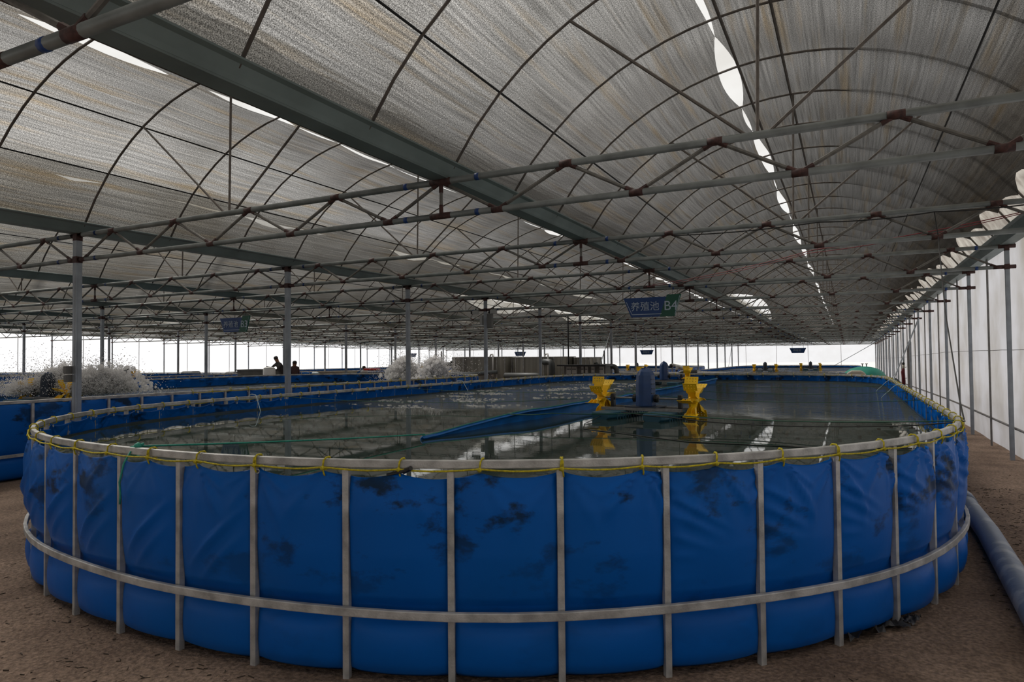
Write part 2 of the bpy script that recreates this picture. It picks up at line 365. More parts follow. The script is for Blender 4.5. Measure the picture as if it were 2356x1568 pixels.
for k in range(NB):
    g = MB(); uvs = []
    def strip(d0, d1, off=0., n=14):
        yy = sorted(set(frange(YN, YF, .22) + [p_ for p_ in PINCH[k] if YN < p_ < YF])); vs = []
        for y in yy:
            a, b = d0(y), d1(y)
            for i in range(n + 1):
                dx = a + (b - a) * i / n
                sag = .02 * rib(y) + .008 * noise.noise(Vector((dx * 2 + k * 9, y * 1.5, 0)))
                th = dx / AR; vs.append((XC[k] + dx, y, arch_z(dx) + .03 - sag + off - .062 * min(1., max(0., (dx - .2) / .8)))); uvs.append((AR * math.asin(max(-1, min(1, th))), y + k * 31))
        fs = [(j * (n + 1) + i, j * (n + 1) + i + 1, (j + 1) * (n + 1) + i + 1, (j + 1) * (n + 1) + i) for j in range(len(yy) - 1) for i in range(n)]
        g.add(vs, fs)
    seam = -.62
    def s2(y):
        if k == 0: return 0.
        for a_, b_, w_ in {1: ((5.1, 5.6, .03), (8.1, 9.3, .06), (9.4, 10.1, .02), (12.2, 13.9, .09), (14, 15.2, .04), (17.5, 19.2, .06), (22, 26, .08)), 2: ((18.5, 23.5, .22), (23.6, 34, .66), (34.1, 47, .7)), 5: ((13, 20, .22), (20.2, 30, .25))}.get(k, ()):
            if a_ < y < b_: return w_ * math.sin(PI * (y - a_) / (b_ - a_))
        return .03 * max(0, noise.noise(Vector((y * .6, k * 5., 2))))
    SB = -1.95 if k == 2 else -2.46
    strip(lambda y: -2.84 if k else -2.84 + .34 * max(0., math.sin(PI * (y - 22.) / 15.)) * (22 < y < 37), lambda y: SB - s2(y), n=6)
    strip(lambda y: SB, lambda y: seam - slit(k, y) * .5 + .02 * math.sin(y * 1.1), n=14)
    if k == 0: strip(lambda y: seam + slit(0, y) * .5 + .02 * math.sin(y * 1.1), lambda y: 2.70 - .15 * rib(y * 1.0) * (1.0 if int((y - Y1) // (D / 3)) % 2 else .55), n=20)
    else: strip(lambda y: seam + slit(k, y) * .5 + .02 * math.sin(y * 1.1), lambda y: 2.82 - .05 * rib(y), n=20)
    me = g.mesh('shade_net', 'net', True)
    ul = me.uv_layers.new(name='UVMap'); vi = [0] * len(me.loops); me.loops.foreach_get('vertex_index', vi)
    ul.data.foreach_set('uv', [c for i in vi for c in uvs[i]])
    link('ceiling', me, kind='structure', category='ceiling', label='grey knitted shade net under the ' + ORD[k + 1] + ' roof bay from the right wall')
    g = MB(); n = 24; yy = frange(YN, YF, 1.3167 / 2)
    vs = []
    for j, y in enumerate(yy):
        for i in range(n + 1):
            dx = -2.93 + 5.86 * i / n
            vs.append((XC[k] + dx, y, arch_z(dx) + .11 + .03 * noise.noise(Vector((dx * 3 + k, y * 2, 1)))))
    g.add(vs, [(j * (n + 1) + i, j * (n + 1) + i + 1, (j + 1) * (n + 1) + i + 1, (j + 1) * (n + 1) + i) for j in range(len(yy) - 1) for i in range(n)])
    build(g, 'ceiling_film', 'film', smooth=True, kind='structure', category='ceiling', label='cloudy plastic roof film over the ' + ORD[k + 1] + ' bay from the right wall')

# gutters
GL = ['pale green steel gutter along the top of the right wall', 'broad grey green steel gutter running over the middle of the nearest blue tank',
      'steel gutter over the row of posts left of the nearest tank'] + ['steel gutter on the ' + ORD[i + 1] + ' line from the right wall' for i in range(3, NB)] + ['steel gutter along the top of the left wall']
g = MB(); pr = [(-.205, .13), (-.185, .14), (-.1, 0), (.1, 0), (.185, .14), (.205, .13), (.205, .115), (.165, .10), (.09, -.012), (-.09, -.012), (-.165, .10), (-.205, .115)]
yy = frange(YN, YF, 2); vs = [(x, y, z) for y in yy for x, z in pr]; n = len(pr)
g.add(vs, [(j * n + i, j * n + (i + 1) % n, j * n + n + (i + 1) % n, j * n + n + i) for j in range(len(yy) - 1) for i in range(n)])
gm = g.mesh('gutter', 'gutter')
for k in range(NB + 1):
    link('gutter', gm, None, (XW - k * W, 0, 3.55), kind='structure', category='gutter', label=GL[k])

# arched roof frames (one per bay)
g = MB(); g.tube([(dx, 0, arch_z(dx)) for dx in [-2.86 + 5.72 * i / 22 for i in range(23)]], .0145, 6); am = g.mesh('arch', 'arch', True)
g = MB(); g.tube([(0, y_, 0) for y_ in frange(YN, YF, 2)], .017, 6); rm = g.mesh('ridge_pipe', 'arch', True)
g = MB(); g.tube([(0, y_, 0) for y_ in frange(YN, YF, 2)], .011, 5); wm = g.mesh('net_wire', 'black', True)
na = int((YF - YN) / (D / 3))
for k in range(NB):
    t = thing('roof_frame', 'row of curved pipe arches in the ' + ORD[k + 1] + ' roof bay from the right wall', 'roof frame', (XC[k], 0, 0), kind='structure')
    for i in range(na + 1): link('arch', am, t, (0, Y1 - 3 * D + i * D / 3, 0))
    link('ridge_pipe', rm, t, (0, 0, 5.235))
    link('ridge_pipe', rm, t, (-.48, 0, arch_z(.48) - .02))
    link('net_wire', wm, t, (-2.33, 0, arch_z(2.33) + .01)); link('net_wire', wm, t, (1.79, 0, arch_z(1.79) - .055))
    if k: link('net_wire', wm, t, (-1.62, 0, arch_z(1.62) + .01))

# roof trusses, one thing per row
MODL = [0.13, 1.38, 2.69, 4.0, 5.36, 6.64, 8.0, 9.31, 10.62, 11.87]      # lower nodes of a 12 m module from a post line
MODU = [0.78, 2.03, 3.33, 4.65, 6.0, 7.35, 8.67, 9.97, 11.22]            # upper nodes
seq = []
for i in range(len(MODL)):
    seq.append((MODL[i], 0))
    if i < len(MODU): seq.append((MODU[i], 1))
webs = []
for a, b in zip(seq[:-1], seq[1:]): webs.append((a[0], HL if not a[1] else HU, b[0], HL if not b[1] else HU))
def web_mb(g, x0, z0, x1, z1, y=0., r=.0175, mi=(0, 1)):
    a = Vector((x0, y, z0)); b = Vector((x1, y, z1)); d = (b - a).normalized()
    g.tube([a, a + d * .11], r * 1.25, 7, mi[1]); g.tube([a + d * .08, b - d * .08], r, 7, mi[0]); g.tube([b - d * .11, b], r * 1.25, 7, mi[1])
WM = []
for wv in webs + [(6.0, HL, 6.0, HU)]:
    g = MB(); web_mb(g, *wv); WM.append(g.mesh('web', ['webst', 'oxide']))
g = MB()
for wv in webs + [(6.0, HL, 6.0, HU)]: g.tube([(wv[0], 0, wv[1]), (wv[2], 0, wv[3])], .0175, 5)
WALL = g.mesh('web', 'webst')
FM = []
for dx in (-1.6, 0.03, 1.62):
    g = MB(); g.tube([(-.07 * (1 if dx < 0 else -1) if abs(dx) > 1 else 0, 0, HU), (dx, 0, arch_z(dx))], .014, 6); FM.append(g.mesh('fan_strut', 'arch'))
def chord(z, r, nodes):
    g = MB(); g.tube([(XL, 0, z), (XW, 0, z)], r, 10)
    for k in range(0, NB, 2):
        x0 = XW - (k + 2) * W
        for nd in nodes: g.tube([(x0 + nd - .06, 0, z), (x0 + nd + .06, 0, z)], r * 1.06, 10, 1)
        for c in (0., 6.0, 12.0):
            g.tube([(x0 + c - .12, 0, z), (x0 + c + .12, 0, z)], r * 1.05, 10, 1)
            for s in (-.42, .42):
                if XL < x0 + c + s < XW: g.tube([(x0 + c + s - .022, 0, z), (x0 + c + s + .022, 0, z)], r * 1.07, 10, 2)
    return g.mesh('chord', ['steel', 'oxide', 'tape'], True)
CU = chord(HU, .034, MODU); CL = chord(HL, .031, MODL)
for n in TR:
    if n < 0: lab = 'roof truss behind the camera'
    elif n == 0: lab = 'thick dark roof truss crossing the top corner, closest overhead'
    elif n == 1: lab = 'long steel roof truss in front, second from the camera'
    else: lab = 'steel roof truss, ' + ORD[min(n + 1, 20)] + ' row away from the camera'
    t = thing('roof_truss', lab, 'truss', (0, ty(n), 0), kind='structure')
    link('upper_chord', CU, t); link('lower_chord', CL, t)
    if n <= 0:   # heavier bottom chord on the closest row
        t.children[1].scale = (1, 1, 1)
    for k in range(0, NB, 2):
        x0 = XW - (k + 2) * W
        if n < 6 and k < 4:
            for m_ in WM: link('web', m_, t, (x0, 0, 0))
        else: link('web', WALL, t, (x0, 0, 0), kind='stuff')
    for k in range(NB):
        if n < 14:
            for m_ in FM: link('fan_strut', m_, t, (XC[k] + 0.0, 0, 0))

# posts
def post_mb(s=.082, top=3.62):
    g = MB(); g.tube([(0, 0, -.02), (0, 0, top)], 0, sq=(s, s), up=(0, 1, 0)); 
    for sx, sy in ((1, 0), (-1, 0), (0, 1), (0, -1)): g.box((sx * s * .5, sy * s * .5, top * .5 - .3), (.005 + abs(sy) * .028, .005 + abs(sx) * .028, top - .7))
    g.box((0, 0, 3.50), (s * 1.08, s * 1.08, .12), 1); g.box((0, 0, HL), (s * 1.1, s * 1.1, .09), 1)
    g.box((0, 0, 3.585), (s * 1.9, s * .5, .05), 0)
    return g.mesh('steel_post', ['post', 'oxide'])
PM = post_mb()
ROWN = {2: 'left of the nearest blue tank', 4: 'in the second row of posts leftwards', 6: 'in the third row of posts leftwards'}
for k in (2, 4, 6):
    cnt = 0
    for n in range(0, 18):
        if ty(n) < 1: continue
        if k == 4 and n < 2 or k == 6 and n < 2: continue
        cnt += 1
        lab = ('grey steel post ' + ROWN[k] + ', ' + ORD[cnt] + ' from the camera') if cnt <= 20 else ''
        o = link('steel_post', PM, None, (XW - k * W, ty(n), 0)); o['label'] = lab; o['category'] = 'post'; o['group'] = 'steel posts ' + ROWN[k]

# walls
def wall(name, lab, x0, y0, x1, y1, z1, m, nrm, mid=None):
    g = MB(); L = math.hypot(x1 - x0, y1 - y0); n = max(8, int(L / .5)); zs = [-.35, 0, .25, .55, .9, 1.3, 1.75, 2.2, 2.7, 3.1, z1]
    vs = []
    for z in zs:
        for i in range(n + 1):
            t = i / n; x = x0 + (x1 - x0) * t; y = y0 + (y1 - y0) * t; d = .035 * noise.noise(Vector((t * L * .9, z * 1.3, x0)))
            if z < .5: d -= .05
            vs.append((x + nrm[0] * d, y + nrm[1] * d, z))
    g.add(vs, [(j * (n + 1) + i, j * (n + 1) + i + 1, (j + 1) * (n + 1) + i + 1, (j + 1) * (n + 1) + i) for j in range(len(zs) - 1) for i in range(n)])
    return build(g, name, m, smooth=True, kind='structure', category='wall', label=lab)
wr = wall('wall_right', 'milky white plastic film wall on the right with steel studs', XW + .13, YN, XW + .13, YF, 3.62, 'wfilm', (-1, 0))
wl = wall('wall_left', 'bright white plastic film wall far on the left', XL - .13, YN, XL - .13, YF, 3.62, 'ffilm', (1, 0))
wf = wall('wall_far', 'bright plastic film wall at the far end', XL - .13, YF, XW + .13, YF, 3.62, 'ffilm', (0, -1))
wn = wall('wall_near', 'plastic film wall behind the camera', XL - .13, YN, XW + .13, YN, 3.62, 'wfilm', (0, 1))
g = MB(); g.tube([(0, 0, -.02), (0, 0, 3.55)], .018, 6); SM = g.mesh('stud', 'galv2')
WP = post_mb(.062)
for n in TR:
    link('wall_post', WP, wr, (XW, ty(n), 0)); link('wall_post', WP, wl, (XL, ty(n), 0))
    link('stud', SM, wr, (XW + .03, ty(n) + D / 2, 0)); link('stud', SM, wl, (XL, ty(n) + D / 2, 0))
for i in range(17):
    link('stud', SM, wf, (XW - i * 3.0, YF - .08, 0)); link('stud', SM, wn, (XW - i * 3.0, YN + .08, 0))
g = MB(); g.tube([(XW + .07, y_, .50) for y_ in frange(YN, YF, 2)], .022, 6); build(g, 'rail', 'galv2', wr)
g = MB(); pts = []
for i in range(82):
    y = YN + i * (YF - YN) / 81; pts.append((XW + .085, y, 1.80 + .03 * noise.noise(Vector((y * .5, 0, 0)))))
g.tube(pts, .005, 4); build(g, 'wire', 'galv2', wr)
g = MB()  # gable arches of the end walls with an opaque dark sheet added to shut out the bright sky
for k in range(NB):
    a = [(XC[k] + dx, YF - .02, arch_z(dx) + .1) for dx in [-2.9 + 5.8 * i / 16 for i in range(17)]]; b = [(p[0], p[1], 3.78) for p in a]
    g.add(a + b, [(i, i + 1, 18 + i, 17 + i) for i in range(16)])
    a = [(p[0], YN + .02, p[2]) for p in a]; b = [(p[0], YN + .02, 3.6) for p in a]
    g.add(a + b, [(i, i + 1, 18 + i, 17 + i) for i in range(16)])
build(g, 'gable_sheet', 'gsheet', wf)
# door opening strip in the right wall, with frame
g = MB(); yd = 34.0
for yy in (yd, yd + 1.1): g.box((XW + .05, yy, 1.2), (.08, .06, 2.4))
g.box((XW + .05, yd + .55, 2.4), (.08, 1.16, .06)); d1 = build(g, 'door_1', 'galv2', kind='structure', label='narrow door frame in the right wall beyond the tank', category='door')
g = MB(); g.box((XW + .09, yd + .55, 1.2), (.012, 1.04, 2.34)); build(g, 'door_panel', 'ffilm', d1)
# diagonal braces
def brace(lab, a, b, r=.022):
    g = MB(); g.tube([a, b], r, 7); o = build(g, 'brace', 'post'); o['label'] = lab; o['category'] = 'brace'; o['kind'] = 'structure'
brace('diagonal steel brace leaning from the right wall near the green tank', (XW - .05, 28.6, 3.1), (1.05, 25.2, .3), .026)
brace('thin diagonal brace in the far right corner', (XW - .05, YF - .4, 3.3), (-2.4, YF - .4, .4), .03)
brace('slanting brace in the row of posts left of the tank', (XW - 2 * W + .0, ty(7) + .05, 3.1), (XW - 2 * W, ty(6) + .9, 0), .018)
brace('slanting brace further along the posts left of the tank', (XW - 2 * W + .0, ty(16), 3.1), (XW - 2 * W, ty(15) + .6, 0), .018)

# ------------------------------------------------------------------ fish tanks
R, CX = 4.53, -3.67
class Stad:
    """closed outline of a tank, parametrised by arc length from the near apex towards +X"""
    def __init__(s, cx, y0, y1, r=R, al=.09):
        s.cx, s.y0, s.y1, s.r = cx, y0, y1, r; P = []; N = 240; e = 2 / 2.36
        for i in range(N): t = PI / 2 * i / N; P.append((cx + r * math.sin(t), y0 - r * math.cos(t)))
        for i in range(N): P.append((cx + r, y0 + (y1 - y0) * i / N))
        f = 2 / 3.4; h = 2 / 2.7
        for i in range(N): t = PI / 2 * i / N; P.append((cx + r * math.cos(t) ** f, y1 + r * math.sin(t) ** f))
        rl = r + al
        for i in range(N): t = PI / 2 * i / N; P.append((cx - rl * math.sin(t) ** h, y1 + r * math.cos(t) ** h))
        for i in range(N): P.append((cx - rl, y1 - (y1 - y0) * i / N))
        for i in range(N): t = PI / 2 * i / N; P.append((cx - rl * math.cos(t) ** e, y0 - r * math.sin(t) ** e))
        s.P = P; s.S = [0.]
        for p, q in zip(P, P[1:] + P[:1]): s.S.append(s.S[-1] + math.hypot(q[0] - p[0], q[1] - p[1]))
        s.L = s.S[-1]; s.a = s.S[N]; s.l = y1 - y0
    def at(s, q, off=0.):
        q %= s.L; i = min(bisect.bisect_right(s.S, q) - 1, len(s.P) - 1); n = len(s.P)
        p, p2 = s.P[i], s.P[(i + 1) % n]; d = s.S[i + 1] - s.S[i]; t = (q - s.S[i]) / d if d > 1e-9 else 0
        pa, pb = s.P[(i - 3) % n], s.P[(i + 4) % n]; dx, dy = pb[0] - pa[0], pb[1] - pa[1]; m = math.hypot(dx, dy); nn = (dy / m, -dx / m)
        return p[0] + (p2[0] - p[0]) * t + nn[0] * off, p[1] + (p2[1] - p[1]) * t + nn[1] * off, nn
ZR = 1.168
def tank(cx, y0, y1, label, hero=False, water=True, wlab='', zr=ZR, zw=.98):
    S = Stad(cx, y0, y1)
    npst = round(S.L / .594); stp = S.L / npst; q0 = .575; nt = round(S.L / .4435); ts = S.L / nt; tq0 = 1.04
    t = thing('fish_tank', label, 'tank', (cx, y0 - R, 0))
    T = Matrix.Translation((-cx, -(y0 - R), 0))
    def fin(o): o.location = (-cx, -(y0 - R), 0); return o
    # liner
    per = 24 if hero else 5; nu = npst * per
    hz = [0.0, .02, .05, .1, .15, .2, .25, .3, .335, .37, .405, .44, ] + [.46 + .0134 * i for i in range(51)] if hero else [0, .04, .12, .24, .33, .37, .41, .5, .7, .9, 1.0, 1.06, 1.13]
    g = MB(); vs = []
    for z in hz:
        for i in range(nu):
            q = q0 + stp * i / per; u = (i % per) / per; pil = (math.sin(PI * u) ** .4 if u > 0 else 0.)
            pi_ = i // per
            amp = .092 * (1 + .25 * noise.noise(Vector((pi_ * 3.1, 0, 0))))
            if z < .37: b = math.sin(PI * min(1, (z + .03) / .40)) ** .5 * .9
            else: b = min(1, math.sin(PI * min(1., max(0., (z - .37) / .86))) ** .5 * 1.05)
            if .335 <= z <= .405: b *= .35
            off = -.034 + amp * pil * b
            if z < .05: off -= (.05 - z) * 1.2
            # folds radiating from the rope ties
            tt = ((q - tq0) / ts) % 1.0; dq = (tt if tt < .5 else tt - 1) * ts; dz = max(0., 1.14 - z)
            ci = math.floor((q - tq0) / ts); front = 1. if (y0 + 1.0) > S.at(q)[1] else .12
            sag = .032 * front * math.sin(PI * tt) ** .8 * (1 + .8 * noise.noise(Vector((ci * 2.3, 1, 0))))
            if hero:
                # pull folds fan out from the tie: narrow ridges at a few angles, stronger on some ties
                ang = math.atan2(dq, dz + .02); rr_ = math.hypot(dq, dz); st = .35 + 1.1 * abs(noise.noise(Vector((ci * 1.7, 5, 0)))) + (.9 if q < 9 and q > 2.6 else .15)
                for a0, wd, am, rl in ((-.62, .09, .022, .42), (.55, .10, .024, .52), (.12, .08, .014, .32), (.95, .10, .018, .36), (-1.0, .10, .014, .3)):
                    a1 = a0 + .18 * noise.noise(Vector((ci * 3.7, a0 * 9, 0)))
                    off += am * st * math.exp(-((ang - a1) / wd) ** 2) * min(1, rr_ / .05) * max(0., 1 - rr_ / (rl * (.7 + .5 * st)))
                off += .0045 * noise.noise(Vector((q * 2.0, z * 2.2, 5)))
                # slanting drag creases leaving the posts on the right hand bend
                if 3.0 < q < 12:
                    for c0, c1, sl, am in ((1.0, .40, -.55, .024), (.90, .34, -.50, .022), (.79, .28, -.36, .015), (.66, .22, -.05, .008), (.52, .18, .0, .007)):
                        zc = c0 + sl * u * .6 + .03 * noise.noise(Vector((pi_ * 5.1, c0 * 20, 1))); off += am * math.exp(-((z - zc) / .024) ** 2) * max(0., 1 - u * .6 / c1) * min(1, u * 9)
                if q > S.L - 4.2:
                    for c0, am in ((.95, .03), (.80, .018)):
                        zc = c0 - .9 * (1 - u) * .6; off += am * math.exp(-((z - zc) / .024) ** 2) * max(0., 1 - abs(u - .55) * 2.4)
            zz = z * (zr / ZR)
            if z > .95: zz += (.018 * (1 - min(1, front * 1.0)) - sag) * (z - .95) / .18
            x, y, nn = S.at(q, off); vs.append((x, y, zz))
    nr = len(hz); fs = []; 
    for j in range(nr - 1):
        for i in range(nu): fs.append((j * nu + i, j * nu + (i + 1) % nu, (j + 1) * nu + (i + 1) % nu, (j + 1) * nu + i))
    g.add(vs, fs); o = build(g, 'liner', 'liner' if hero else 'liner_far', t, True); fin(o)
    md = o.modifiers.new('thick', 'SOLIDIFY'); md.thickness = .005; md.offset = -1
    # wet band just above the waterline, on the inside
    g = MB(); n = 200; vs = []
    for z0 in (0, 1):
        for i in range(n):
            q = S.L * i / n; x, y, nn = S.at(q, -.085)
            zz = zw - .03 if z0 == 0 else zw + .018 + .022 * noise.noise(Vector((q * .8, 2, cx))) + .012 * noise.noise(Vector((q * 4, 2, 0)))
            vs.append((x, y, zz))
    g.add(vs, [(i, (i + 1) % n, n + (i + 1) % n, n + i) for i in range(n)]); fin(build(g, 'wet_band', 'algae', t, True))
    # rim and band
    g = MB(); n = 168; g.tube([(*S.at(S.L * i / n)[:2], zr + .004) for i in range(n)], 0, sq=(.034, .046), closed=True, up=(0, 0, 1)); fin(bevel(build(g, 'rim_rail', 'galv', t), .006))
    g = MB(); g.tube([(*S.at(S.L * i / n, .047)[:2], .37 + .006 * math.sin(i * .7)) for i in range(n)], 0, sq=(.03, .048), closed=True, up=(0, 0, 1)); fin(bevel(build(g, 'lower_band', 'galv', t), .005))
    g = MB(); g.tube([(0, 0, -.03), (0, 0, zr - .02)], 0, sq=(.036, .036), up=(0, 1, 0)); pm = g.mesh('post', 'galv')
    for i in range(npst):
        x, y, nn = S.at(q0 + i * stp); link('post', pm, t, (x - cx, y - (y0 - R), 0), math.atan2(nn[1], nn[0]))
    if water:
        g = MB(); pts = [(*S.at(S.L * i / n, -.05)[:2], zw) for i in range(n)]
        g.add(pts, [tuple(range(n))]); o = build(g, 'water', 'water', kind='stuff', label=wlab, category='water')
    return t, S, (tq0, ts, nt)
tB4, S4, tie = tank(CX, 7.34, 17.35, 'large oblong blue liner fish tank in front, framed in grey steel posts', True, True, 'dark still water filling the nearest blue tank')
tB3, S3, _ = tank(CX - 12, 4.2, 17.35, 'blue tank left of the nearest one, with splashing yellow paddle wheels', False, True, 'churned water in the tank left of the nearest tank', 1.15, .84)
tank(CX - 24, 7.3, 17.35, 'blue tank second to the left, beyond the splashing tank', False, True, 'water in the second tank to the left', ZR, .86)
tank(CX - 36, 7.3, 17.35, 'blue tank beside the far left wall', False, True, 'water in the tank beside the far left wall')
for i, (nm) in enumerate(('beyond the grey pipes on the right', 'behind the stainless steel tanks', 'far off, third from the right in the back row', 'far off at the back left')):
    tank(CX - 12 * i, 42.0, 58.0, 'distant blue tank ' + nm, False, True, 'pale shining water in the distant tank ' + nm)

# rope lashed along the rim
def rope(S, tie, lab, q_from, q_to, off=.036):
    tq0, ts, nt = tie
    t = thing('rope', lab, 'rope', (0, 0, 0))
    g = MB(); pts = []
    i0 = int((q_from - tq0) / ts); i1 = int((q_to - tq0) / ts)
    for i in range(i0, i1):
        for s in range(5):
            q = tq0 + (i + s / 5) * ts; x, y, n = S.at(q, off); pts.append((x, y, 1.150 - .012 * math.sin(PI * s / 5) + .006 * noise.noise(Vector((q * 3, 0, 0)))))
    g.tube(pts, .0052, 6, closed=False); build(g, 'rope_line', 'rope', t, True)
    def loop(dbl=1, tail=True):
        g = MB()
        for d in range(dbl):
            dy = (d - (dbl - 1) / 2) * .016; sk = .018 * (1 if d % 2 == 0 else -.4)
            g.tube([(.032, dy, -.028), (.030, dy + sk * .3, .018), (.012, dy + sk * .7, .033), (-.014, dy + sk, .033), (-.031, dy + sk, .015), (-.030, dy + sk * .6, -.03), (.0, dy, -.036), (.032, dy, -.028)], .0054, 6)
        g.lathe([(.002, -.013), (.011, -.007), (.013, 0), (.010, .008), (.002, .013)], 8, (.036, 0, -.024))
        if tail: g.tube([(.036, .004, -.03), (.034, .008, -.052), (.026, .010, -.066)], .005, 5)
        return g.mesh('knot_loop', 'rope', True)
    L1, L2, L3 = loop(1), loop(2), loop(1, False)
    for i in range(i0, i1 + 1):
        q = tq0 + i * ts; x, y, n = S.at(q); m_ = (L1, L1, L3, L2, L1, L3)[(i * 7) % 6] if i % 4 != 3 else L2
        link('knot_loop', m_, t, (x, y, ZR + .002), math.atan2(n[1], n[0]))
    g = MB()
    for a in range(12): pass
    g.tube([(.012 * math.cos(k * PI / 5), .0, .012 * math.sin(k * PI / 5)) for k in range(10)], .003, 5, closed=True); gm_ = g.mesh('grommet', 'white', True)
    for i in range(i0, i1 + 1):
        q = tq0 + i * ts; x, y, n = S.at(q, .004); o = link('grommet', gm_, t, (x, y, 1.108), math.atan2(n[1], n[0]) + PI / 2)
    return t
rope(S4, tie, 'yellow rope lashed around the rim of the nearest blue tank', tie[0] - 18 * tie[1], tie[0] + (tie[2] - 19) * tie[1])
rope(S3, tie, 'yellow rope tied along the rim of the tank left of the nearest', S3.a + 4.6, S3.a + S3.l + 3, .036)
g = MB(); x, y, n = S4.at(1.53, .05); g.tube([(x - .03, y + .02, 1.135), (x + .03, y, 1.16)], .014, 6); g.tube([(x - .12, y - .01, 1.115), (x + .0, y + .005, 1.145)], .009, 6)
o = build(g, 'tape_wrap', 'black'); o['label'] = 'black tape wrapped round the yellow rope on the front rim'; o['category'] = 'tape'

# baffle down the middle of the nearest tank
g = MB(); n = 60; vs = []; top = []
for i in range(n + 1):
    t = i / n; y = 5.35 + 14.3 * t; x = -3.68 + .30 * min(1, t * 3.2) + .05 * noise.noise(Vector((y * .8, 0, 4)))
    hgt = .035 + .10 * min(1, t * 7) + .012 * noise.noise(Vector((y * 1.7, 1, 0))); lean = .05 + .02 * math.sin(y * 1.9)
    vs += [(x, y, .93), (x + .012 * math.sin(y * 5), y, .98), (x + lean * .5, y, .98 + hgt * .55), (x + lean, y, .98 + hgt), (x + lean + .02, y, .98 + hgt - .02)]; top.append((x + lean, y, .985 + hgt))
g.add(vs, [(i * 5 + k, i * 5 + k + 1, i * 5 + 6 + k, i * 5 + 5 + k) for i in range(n) for k in range(4)])
bf = thing('baffle', 'long blue tarpaulin baffle standing out of the water down the middle of the tank', 'divider', (0, 0, 0))
o = build(g, 'tarp', 'tarp', bf, True); md = o.modifiers.new('thick', 'SOLIDIFY'); md.thickness = .008
g = MB(); g.tube(top, .004, 5); build(g, 'edge_rope', 'green', bf)

# ropes and cables across the nearest tank
def cable(name, lab, pts, r, m, cat='rope', group=None, seg=10, sag=.0, parent=None):
    g = MB(); P = []
    for a, b in zip(pts[:-1], pts[1:]):
        a = Vector(a); b = Vector(b)
        for i in range(seg): t = i / seg; p = a.lerp(b, t); p.z -= sag * 4 * t * (1 - t); P.append(p)
    P.append(Vector(pts[-1])); g.tube(P, r, 6); o = build(g, name, m, parent, True)
    if not parent:
        o['label'] = lab; o['category'] = cat
        if group: o['group'] = group
    return o
gr = cable('green_rope', 'green rope tied to the front left rim and stretched to the baffle', [(-4.13, 2.84, 1.2), (-3.62, 5.38, 1.03)], .0065, 'green', sag=.01)
g = MB()
for a in range(4): g.tube([(-4.13 + .018 * a - .03, 2.86, 1.205 + .004 * a), (-4.15 + .018 * a - .03, 2.815, 1.19), (-4.15 + .02 * a - .03, 2.81, 1.14), (-4.16, 2.86, 1.13)], .008, 6)
g.lathe([(.003, -.02), (.022, -.01), (.026, 0), (.02, .012), (.003, .022)], 8, (-4.12, 2.83, 1.205)); build(g, 'knot', 'green', gr, True)
g = MB(); g.tube([(-4.15, 2.80, 1.17), (-4.165, 2.765, 1.10), (-4.18, 2.745, .98), (-4.17, 2.745, .9), (-4.175, 2.745, .84)], .006, 6); build(g, 'tail', 'green', gr, True)
cable('aerator_cable', 'black power cable looping over the water to the nearest aerator', [(.86, 6.68, 1.19), (.2, 6.9, 1.10), (-.9, 7.1, 1.06), (-1.75, 7.2, 1.10), (-2.3, 7.35, 1.13)], .0055, 'black', 'cable', sag=.01)
cable('green_rope', 'green mooring rope from the right rim to the nearest aerator', [(.84, 6.72, 1.19), (-.6, 7.15, 1.10), (-2.0, 7.3, 1.13), (-3.0, 7.0, 1.12), (-3.5, 6.95, 1.10)], .005, 'dgreen', sag=.012)
cable('submerged_cable', 'dark cable drooping on the water in front of the aerator', [(-2.75, 7.95, 1.02), (-2.72, 7.3, .985), (-2.55, 6.8, .984), (-2.0, 6.5, .984), (-1.3, 6.1, .984), (-.3, 6.1, .984), (.5, 6.3, .99)], .0045, 'black', 'cable')
cable('drop_cable', 'black cable hanging from the second truss to the right rim', [(.98, ty(2), HU - .04), (1.01, ty(2) - .02, HL), (.95, 8.6, 2.2), (.875, 7.1, 1.34), (.855, 6.72, 1.2)], .0065, 'black', 'cable')
cable('truss_cable', 'black cable tied along the second truss', [(-2.2, ty(2) - .03, HU - .045), (-.3, ty(2) - .03, HU - .04), (.98, ty(2) - .03, HU - .04), (2.3, ty(2) - .03, HU - .02)], .008, 'black', 'cable', sag=.03)
cable('red_wire', 'thin dark red wire slung beside the second truss', [(2.3, ty(2) + .2, 3.50), (-.4, ty(2) + 1.2, 3.3), (-3.4, ty(3) - .6, 3.15)], .006, 'redw', 'wire', sag=.05)
cable('red_wire', 'second dark red wire running just under the first one', [(2.2, ty(2) + .2, 3.47), (-.5, ty(2) + 1.2, 3.25), (-3.5, ty(3) - .6, 3.12)], .005, 'redw', 'wire', sag=.06)
for i, (xa, ya, xb, yb, lb) in enumerate(((-8.15, 8.0, -3.5, 9.2, 'thin green line across the left channel near the posts'), (-8.2, 11.2, -3.4, 12.2, 'thin green line across the left channel behind the aerator'),
                                     (-3.2, 10.5, .85, 10.2, 'thin dark line across the right channel, nearest'), (-3.2, 14.8, .85, 15.0, 'thin dark line across the right channel, further away'), (-3.2, 12.4, .85, 12.5, 'thin dark line across the right channel, middle one'))):
    cable('thin_line', lb, [(xa, ya, 1.17), ((xa + xb) / 2, (ya + yb) / 2, 1.08), (xb, yb, 1.15)], .004, 'dgreen', 'rope', sag=.02)
